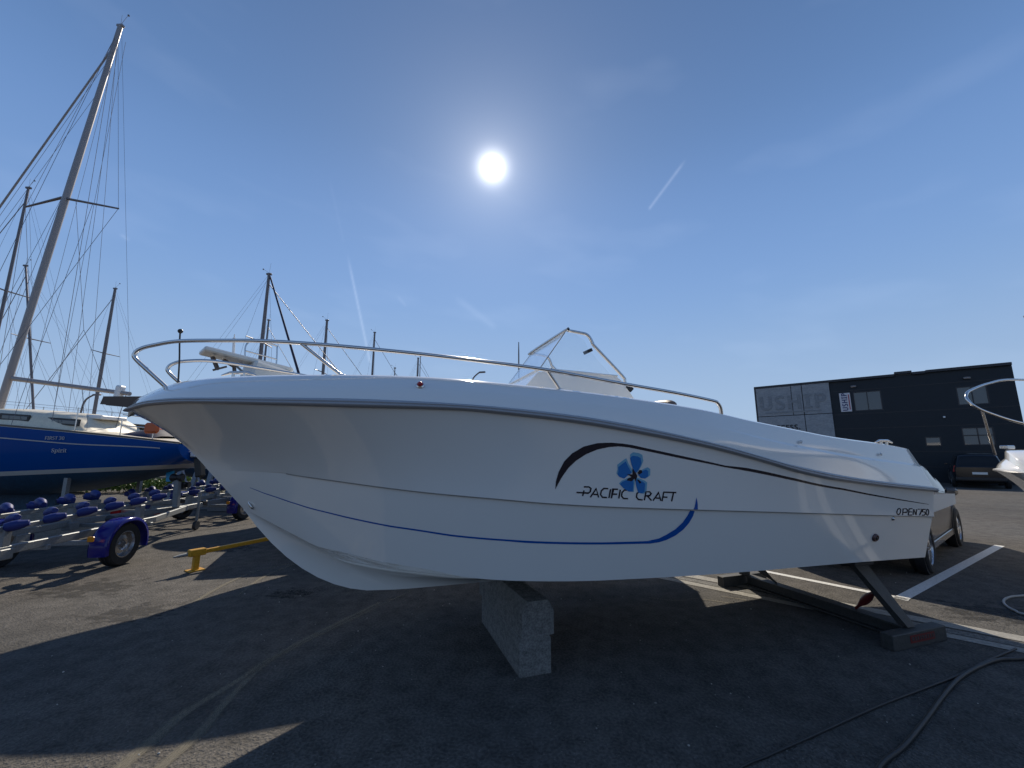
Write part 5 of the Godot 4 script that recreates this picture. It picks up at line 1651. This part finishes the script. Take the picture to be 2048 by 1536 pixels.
	part(o, "number_plate", mb, M.plate)
	mb = MB.new()
	mb.box(Vector3(-h * 0.985, 0.46, 0), Vector3(0.10, 0.16, W * 0.86), Basis.IDENTITY, 0.03)
	part(o, "rear_bumper", mb, M.trim)
	return o

func cars() -> void:
	var d := Vector2(2.26, 1.75).normalized()
	var mid := Vector2(6.84, 6.985) + Vector2(-d.y, d.x) * 0.82
	var wagon := car("parked_car", "taupe grey estate car parked behind the stern of the white boat", V(mid.x, 0, mid.y), atan2(d.y, d.x), 4.55, 1.80, M.carpaint,
		[[-1.0, 0.90], [-0.97, 1.02], [-0.90, 1.30], [-0.80, 1.40], [-0.5, 1.455], [-0.1, 1.475], [0.3, 1.46], [0.46, 1.40], [0.70, 1.02], [0.80, 0.92], [0.95, 0.76], [1.0, 0.62]],
		[[-1.0, 0.86], [-0.9, 0.93], [0.0, 0.93], [0.55, 0.91], [0.75, 0.86], [0.95, 0.72], [1.0, 0.58]], 0.33, 2.78)
	for s in [-1.0, 1.0]:
		var mb := MB.new()
		mb.tube(spline([Vector3(-1.6, 1.42, 0.60 * s), Vector3(-1.5, 1.50, 0.60 * s), Vector3(-0.4, 1.53, 0.60 * s), Vector3(0.35, 1.48, 0.60 * s), Vector3(0.5, 1.41, 0.60 * s)], 4), 0.016, 8)
		part(wagon, "roof_rail", mb, M.steel)
	car("parked_car", "black off-road car with red tail lamps parked at the dark building", V(24.3, 0, 22.2), atan2(0.71, 0.70), 4.75, 1.92, M.suvpaint,
		[[-1.0, 1.0], [-0.97, 1.15], [-0.90, 1.52], [-0.80, 1.62], [-0.4, 1.68], [-0.1, 1.68], [0.2, 1.63], [0.36, 1.52], [0.58, 1.12], [0.75, 1.06], [0.95, 0.95], [1.0, 0.75]],
		[[-1.0, 0.98], [-0.9, 1.08], [0.0, 1.08], [0.55, 1.07], [0.75, 1.02], [0.95, 0.90], [1.0, 0.70]], 0.37, 2.85)

# ---------------------------------------------------------------- the dark building
func lettering(parent: Node3D, called: String, txt: String, at: Vector3, height: float, m: Material, roll := 0.0, stretch := 1.0, depth := 0.01, bold := true) -> MeshInstance3D:
	var tm := TextMesh.new()
	tm.text = txt
	var f := SystemFont.new()
	f.font_names = PackedStringArray(["Droid Sans"])
	f.font_weight = 700 if bold else 400
	tm.font = f
	tm.font_size = 64
	tm.pixel_size = height / 46.0
	tm.depth = depth
	var o := part(parent, called, tm, m)
	o.position = at
	o.rotation.z = roll
	o.scale = Vector3(stretch, 1, 1)
	return o

func building() -> void:
	var a := Vector2(18.2, 30.8)
	var b := Vector2(27.7, 22.5)
	var d := (b - a).normalized()
	var ln := (b - a).length()
	# local: x along the facade to the right, y up, z out of the facade
	var o := thing("warehouse", "dark clad warehouse with pale concrete panels and few windows on the right", "building", V(a.x, 0, a.y), atan2(d.y, d.x))
	var mb := MB.new()
	var ht := 6.52
	# the wall behind the openings is built round each of them
	var win := [[5.66, 4.42, 7.05, 5.68], [10.33, 4.44, 11.56, 5.52], [8.70, 2.12, 9.38, 2.66], [10.26, 2.14, 11.5, 3.15]]
	var xs := [4.47, 5.66, 7.05, 8.70, 9.38, 10.26, 10.33, 11.5, 11.56, ln]
	var ys := [0.0, 2.12, 2.14, 2.66, 3.15, 4.42, 4.44, 5.52, 5.68, ht]
	for i in xs.size() - 1:
		for j in ys.size() - 1:
			var cx: float = (xs[i] + xs[i + 1]) * 0.5
			var cy: float = (ys[j] + ys[j + 1]) * 0.5
			var hole := false
			for w in win:
				if cx > w[0] and cx < w[2] and cy > w[1] and cy < w[3]: hole = true
			if not hole: mb.quad(Vector3(xs[i], ys[j], 0), Vector3(xs[i], ys[j + 1], 0), Vector3(xs[i + 1], ys[j + 1], 0), Vector3(xs[i + 1], ys[j], 0))
	mb.box(Vector3(ln * 0.5, ht * 0.5, -6.15), Vector3(ln - 0.01, ht - 0.02, 11.7))
	part(o, "wall", mb, M.clad)
	# cladding sheets: narrow vertical joints
	for y in [0.9, 1.8, 3.3, 4.25, 5.8]:
		mb = MB.new()
		mb.box(Vector3((4.5 + ln) * 0.5, y, 0.006), Vector3(ln - 4.52, 0.035, 0.012))
		part(o, "cladding_joint", mb, M.clad_edge)
	for p in [[0.10, 4.38, 2.28, ht], [2.31, 4.38, 2.91, ht], [2.95, 4.38, 4.47, ht], [0.10, 0.0, 2.91, 4.34], [2.95, 0.0, 4.47, 4.34]]:
		mb = MB.new()
		mb.box(Vector3((p[0] + p[2]) * 0.5, (p[1] + p[3]) * 0.5, 0.04), Vector3(p[2] - p[0], p[3] - p[1], 0.16), Basis.IDENTITY, 0.012)
		part(o, "concrete_panel", mb, M.panel)
	for q in [[0.0, 7.8, 6.58], [7.8, 8.6, 6.70], [8.6, 9.2, 6.60], [9.2, ln, 6.64]]:
		mb = MB.new()
		mb.box(Vector3((q[0] + q[1]) * 0.5, q[2] - 0.05, -0.2), Vector3(q[1] - q[0] - 0.004, 0.16, 0.7), Basis.IDENTITY, 0.01)
		part(o, "coping", mb, M.clad_edge)
	mb = MB.new()
	mb.box(Vector3(0.045, 3.25, 0.06), Vector3(0.09, 6.5, 0.14))
	part(o, "corner_trim", mb, M.clad_edge)
	for k in win.size():
		var w: Array = win[k]
		var fr := MB.new()
		var t := 0.05
		fr.box(Vector3((w[0] + w[2]) * 0.5, w[1] + t * 0.5, -0.05), Vector3(w[2] - w[0], t, 0.10))
		fr.box(Vector3((w[0] + w[2]) * 0.5, w[3] - t * 0.5, -0.05), Vector3(w[2] - w[0], t, 0.10))
		for s in [w[0] + t * 0.5, w[2] - t * 0.5]: fr.box(Vector3(s, (w[1] + w[3]) * 0.5, -0.05), Vector3(t, w[3] - w[1] - 2 * t, 0.10))
		if k != 2: fr.box(Vector3((w[0] + w[2]) * 0.5, (w[1] + w[3]) * 0.5, -0.05), Vector3(0.045, w[3] - w[1] - 2 * t, 0.09))
		if k == 3: fr.box(Vector3((w[0] + w[2]) * 0.5, 2.70, -0.048), Vector3(w[2] - w[0] - 2 * t, 0.05, 0.085))
		var f := part(o, "window", fr, M.clad_edge)
		for e in ([0] if k == 2 else [0, 1]):
			var x0: float = w[0] + t if e == 0 else (w[0] + w[2]) * 0.5 + 0.022
			var x1: float = w[2] - t if k == 2 else ((w[0] + w[2]) * 0.5 - 0.022 if e == 0 else w[2] - t)
			var g := MB.new()
			g.box(Vector3((x0 + x1) * 0.5, (w[1] + w[3]) * 0.5, -0.06), Vector3(x1 - x0, w[3] - w[1] - 2 * t, 0.012))
			part(f, "pane", g, M.glass_dark)
	# signs
	lettering(o, "wall_lettering", "USHIP", Vector3(2.25, 5.28, 0.135), 1.0, M.letter_grey, 0.0, 1.0, 0.03)
	mb = MB.new()
	mb.box(Vector3(2.25, 4.60, 0.13), Vector3(3.3, 0.10, 0.02))
	part(o, "wall_lettering", mb, M.letter_grey)
	lettering(o, "wall_lettering", "ACCESS.", Vector3(1.72, 3.52, 0.13), 0.34, M.letter_black, 0.0, 1.0, 0.02)
	mb = MB.new()
	mb.box(Vector3(5.23, 5.04, 0.02), Vector3(0.57, 1.24, 0.03), Basis.IDENTITY, 0.004)
	var bn := part(o, "banner", mb, M.banner)
	lettering(bn, "banner_lettering", "USHIP", Vector3(5.20, 5.06, 0.04), 0.28, M.letter_blue, PI / 2, 1.05, 0.006)
	mb = MB.new()
	mb.box(Vector3(5.43, 5.05, 0.038), Vector3(0.05, 1.0, 0.005))
	part(bn, "banner_lettering", mb, M.letter_red)
	for q in [[5.75, 6.05], [10.85, 6.0]]:
		mb = MB.new()
		mb.box(Vector3(q[0], q[1], 0.08), Vector3(0.28, 0.10, 0.16), Basis(Vector3.RIGHT, 0.3), 0.02)
		part(o, "wall_lamp", mb, M.alu)
	mb = MB.new()
	mb.box(Vector3(9.66, 3.8, 0.06), Vector3(0.10, 0.10, 0.12), Basis.IDENTITY, 0.02)
	part(o, "wall_camera", mb, M.white)

# ---------------------------------------------------------------- vegetation, walls, lamps
func leafy(rows: Callable, count: int, size: float, tones: Array, sd: int) -> MB:
	var mb := MB.new()
	var r := RandomNumberGenerator.new()
	r.seed = sd
	for k in count:
		var p: Vector3 = rows.call(r)
		var nn := Vector3(r.randf_range(-1, 1), r.randf_range(-0.4, 1), r.randf_range(-1, 1)).normalized()
		var x := nn.cross(Vector3.UP).normalized().rotated(nn, r.randf() * TAU)
		var y := nn.cross(x)
		var s := size * r.randf_range(0.6, 1.3)
		var tn: Color = tones[r.randi() % tones.size()]
		mb.col = tn * r.randf_range(0.75, 1.25)
		mb.quad(p - x * s, p + y * s * 0.55, p + x * s, p - y * s * 0.55)
	return mb

func vegetation() -> void:
	# low hedge as separate shrubs along the far kerb
	for k in 9:
		var c := V(-19.8 + 1.0 * k, 0, 18.4 + 0.10 * sin(k * 2.1))
		var o := thing("hedge_shrub", ["low green hedge shrub below the blue boat, %s from the left" % ["first", "second", "third", "fourth", "fifth", "sixth", "seventh", "eighth", "ninth"][k]][0], "shrub", c, 0.0, "low hedge shrubs")
		var lf := leafy(func(r: RandomNumberGenerator) -> Vector3:
			var q := Vector3(r.randf_range(-1, 1), 0, r.randf_range(-1, 1))
			var top := 0.66 * (1.0 - 0.25 * q.x * q.x) * (1.0 - 0.3 * q.z * q.z) * (0.9 + 0.2 * sin(k * 3.7 + q.x * 5.0))
			return Vector3(q.x * 0.58, top * pow(r.randf(), 0.45) + 0.03, q.z * 0.5), 900, 0.055, [Color(0.10, 0.17, 0.02), Color(0.07, 0.12, 0.015), Color(0.14, 0.19, 0.03)], 40 + k)
		part(o, "foliage", lf, M.leaf)
		var mb := MB.new()
		for q in 4: mb.tube([Vector3(0.1 * (q - 1.5), 0, 0.05 * (q % 2)), Vector3(0.25 * (q - 1.5), 0.42, 0.1 * (q % 2) - 0.05)], [0.014, 0.007], 5)
		part(o, "stem", mb, M.bark)
	# dark trees beyond
	for k in 8:
		var c := V(-24.0 + 1.75 * k, 0, 25.5 + 0.6 * (k % 3))
		var hh: float = 2.6 + 0.55 * sin(k * 1.9)
		var o := thing("evergreen_tree", "dense dark evergreen in the screen of trees behind the boats, %s from the left" % ["first", "second", "third", "fourth", "fifth", "sixth", "seventh", "eighth"][k], "tree", c, 0.0, "dark evergreen screen")
		var lf := leafy(func(r: RandomNumberGenerator) -> Vector3:
			var y := pow(r.randf(), 0.8)
			var w := (1.05 - 0.55 * y) * sqrt(r.randf()) * (0.85 + 0.3 * sin(y * 11.0 + k))
			var q := r.randf() * TAU
			return Vector3(cos(q) * w, 0.3 + y * (hh - 0.3), sin(q) * w), 1500, 0.11, [Color(0.025, 0.045, 0.015), Color(0.018, 0.034, 0.014), Color(0.035, 0.055, 0.018)], 90 + k)
		part(o, "crown", lf, M.leaf)
		var mb := MB.new()
		mb.tube([Vector3(0, 0, 0), Vector3(0.03, hh * 0.5, 0), Vector3(0, hh * 0.8, 0)], [0.10, 0.06, 0.02], 7)
		for q in 5: mb.tube([Vector3(0.02, 0.5 + 0.3 * q, 0), Vector3(cos(q * 2.4) * 0.6, 0.8 + 0.3 * q, sin(q * 2.4) * 0.6)], [0.025, 0.008], 5)
		part(o, "trunk", mb, M.bark)

func yard_things() -> void:
	# low concrete wall blocks under the blue boat
	var p := [Vector2(-9.05, 6.1), Vector2(-8.85, 7.45), Vector2(-8.62, 8.85)]
	for k in 2:
		var q0: Vector2 = p[k]
		var q1: Vector2 = p[k + 1]
		var m := (q0 + q1) * 0.5
		var mb := MB.new()
		mb.box(Vector3(0, 0.31, 0), Vector3((q1 - q0).length() - 0.02, 0.62, 0.28), Basis.IDENTITY, 0.015)
		var o := solo("ballast_block", mb, M.conc, ["long pale concrete block behind the trailer, nearer length", "long pale concrete block behind the trailer, farther length"][k], "block", "concrete ballast blocks", V(m.x, 0, m.y))
		o.rotation.y = atan2(q1.y - q0.y, q1.x - q0.x)
	# grey steel boat stands beyond the trailers
	for k in 2:
		var o := thing("boat_stand", ["empty grey A-frame boat stand beside the sailing boat's stern", "empty grey A-frame boat stand half hidden by the white bow"][k], "boat stand", V(-9.75 + 1.9 * k, 0, 13.2 - 0.3 * k), 0.15 * k, "empty boat stands")
		var mb := MB.new()
		mb.bar(Vector3(-0.9, 0.08, -0.5), Vector3(0.9, 0.08, -0.5), 0.10, 0.12)
		mb.bar(Vector3(-0.9, 0.08, 0.5), Vector3(0.9, 0.08, 0.5), 0.10, 0.12)
		part(o, "base_frame", mb, M.galv)
		for s in [[-0.55, -0.35], [0.05, 0.12], [0.6, 0.5]]:
			mb = MB.new()
			mb.bar(Vector3(s[0], 0.1, 0.5), Vector3(s[1], 1.55, 0.05), 0.13, 0.09, Vector3.BACK, 0.01)
			part(o, "leg", mb, M.galv)
		for s in [[-0.5, 0.35], [-0.1, 0.75]]:
			mb = MB.new()
			mb.tube([Vector3(s[0], 1.35, 0.12), Vector3(s[1], 0.12, 0.55)], 0.028, 8)
			part(o, "brace", mb, M.alu)
	# guard rail along the road
	var g := thing("guard_rail", "long grey roadside guard rail in front of the dark trees", "guard rail", V(-26.0, 0, 22.6), 0.0)
	var mb := MB.new()
	mb.box(Vector3(8.0, 0.52, 0), Vector3(17.0, 0.10, 0.04), Basis.IDENTITY, 0.01)
	mb.box(Vector3(8.0, 0.40, 0), Vector3(17.0, 0.09, 0.04), Basis.IDENTITY, 0.01)
	part(g, "rail", mb, M.galv)
	for k in 9:
		mb = MB.new()
		mb.box(Vector3(0.2 + 2.0 * k, 0.25, -0.06), Vector3(0.08, 0.50, 0.06))
		part(g, "post", mb, M.galv)
	# street lamps
	for l in [[V(-27.1, 0, 26.0), 5.2, 0.65, "street lamp with curved arm at left between blue boat and dark mast"], [V(-2.85, 0, 28.0), 7.0, 0.62, "street lamp with curved arm whose top peeps over the white boat"]]:
		var o := thing("street_lamp", l[3], "street lamp", l[0], 0.0, "street lamps")
		mb = MB.new()
		var hh: float = l[1]
		mb.tube(spline([Vector3(0, 0, 0), Vector3(0, hh * 0.6, 0), Vector3(0.03, hh * 0.86, 0), Vector3(0.2, hh * 0.97, 0), Vector3(l[2], hh * 1.03, 0)], 6), 0.05, 8)
		part(o, "pole", mb, M.mast_dark)
		mb = MB.new()
		mb.box(Vector3(l[2] + 0.18, hh * 1.03, 0), Vector3(0.45, 0.10, 0.2), Basis(Vector3.BACK, 0.06), 0.03)
		part(o, "lamp_head", mb, M.mast_dark)
	mb = MB.new()
	mb.tube([Vector3(0, 0, 0), Vector3(0, 9.0, 0), Vector3(0, 9.9, 0)], [0.06, 0.05, 0.03], 8)
	solo("antenna_mast", mb, M.mast_dark, "short dark antenna tip showing left of the boat's windscreen", "antenna", "", V(0.5, 0, 30.0))

func _ready() -> void:
	rng.seed = 7
	set_stage()
	make_materials()
	make_ground()
	make_markings()
	building()
	vegetation()
	build_hull_meshes()
	main_boat()
	supports()
	other_boats()
	blue_yacht()
	far_boats()
	boat_trailer("near galvanised boat trailer with blue rollers and blue mudguards", V(-6.6, 0, 6.36), 0.12)
	boat_trailer("farther galvanised boat trailer half hidden behind the white bow", V(-7.6, 0, 10.9), -0.06)
	cars()
	yard_things()
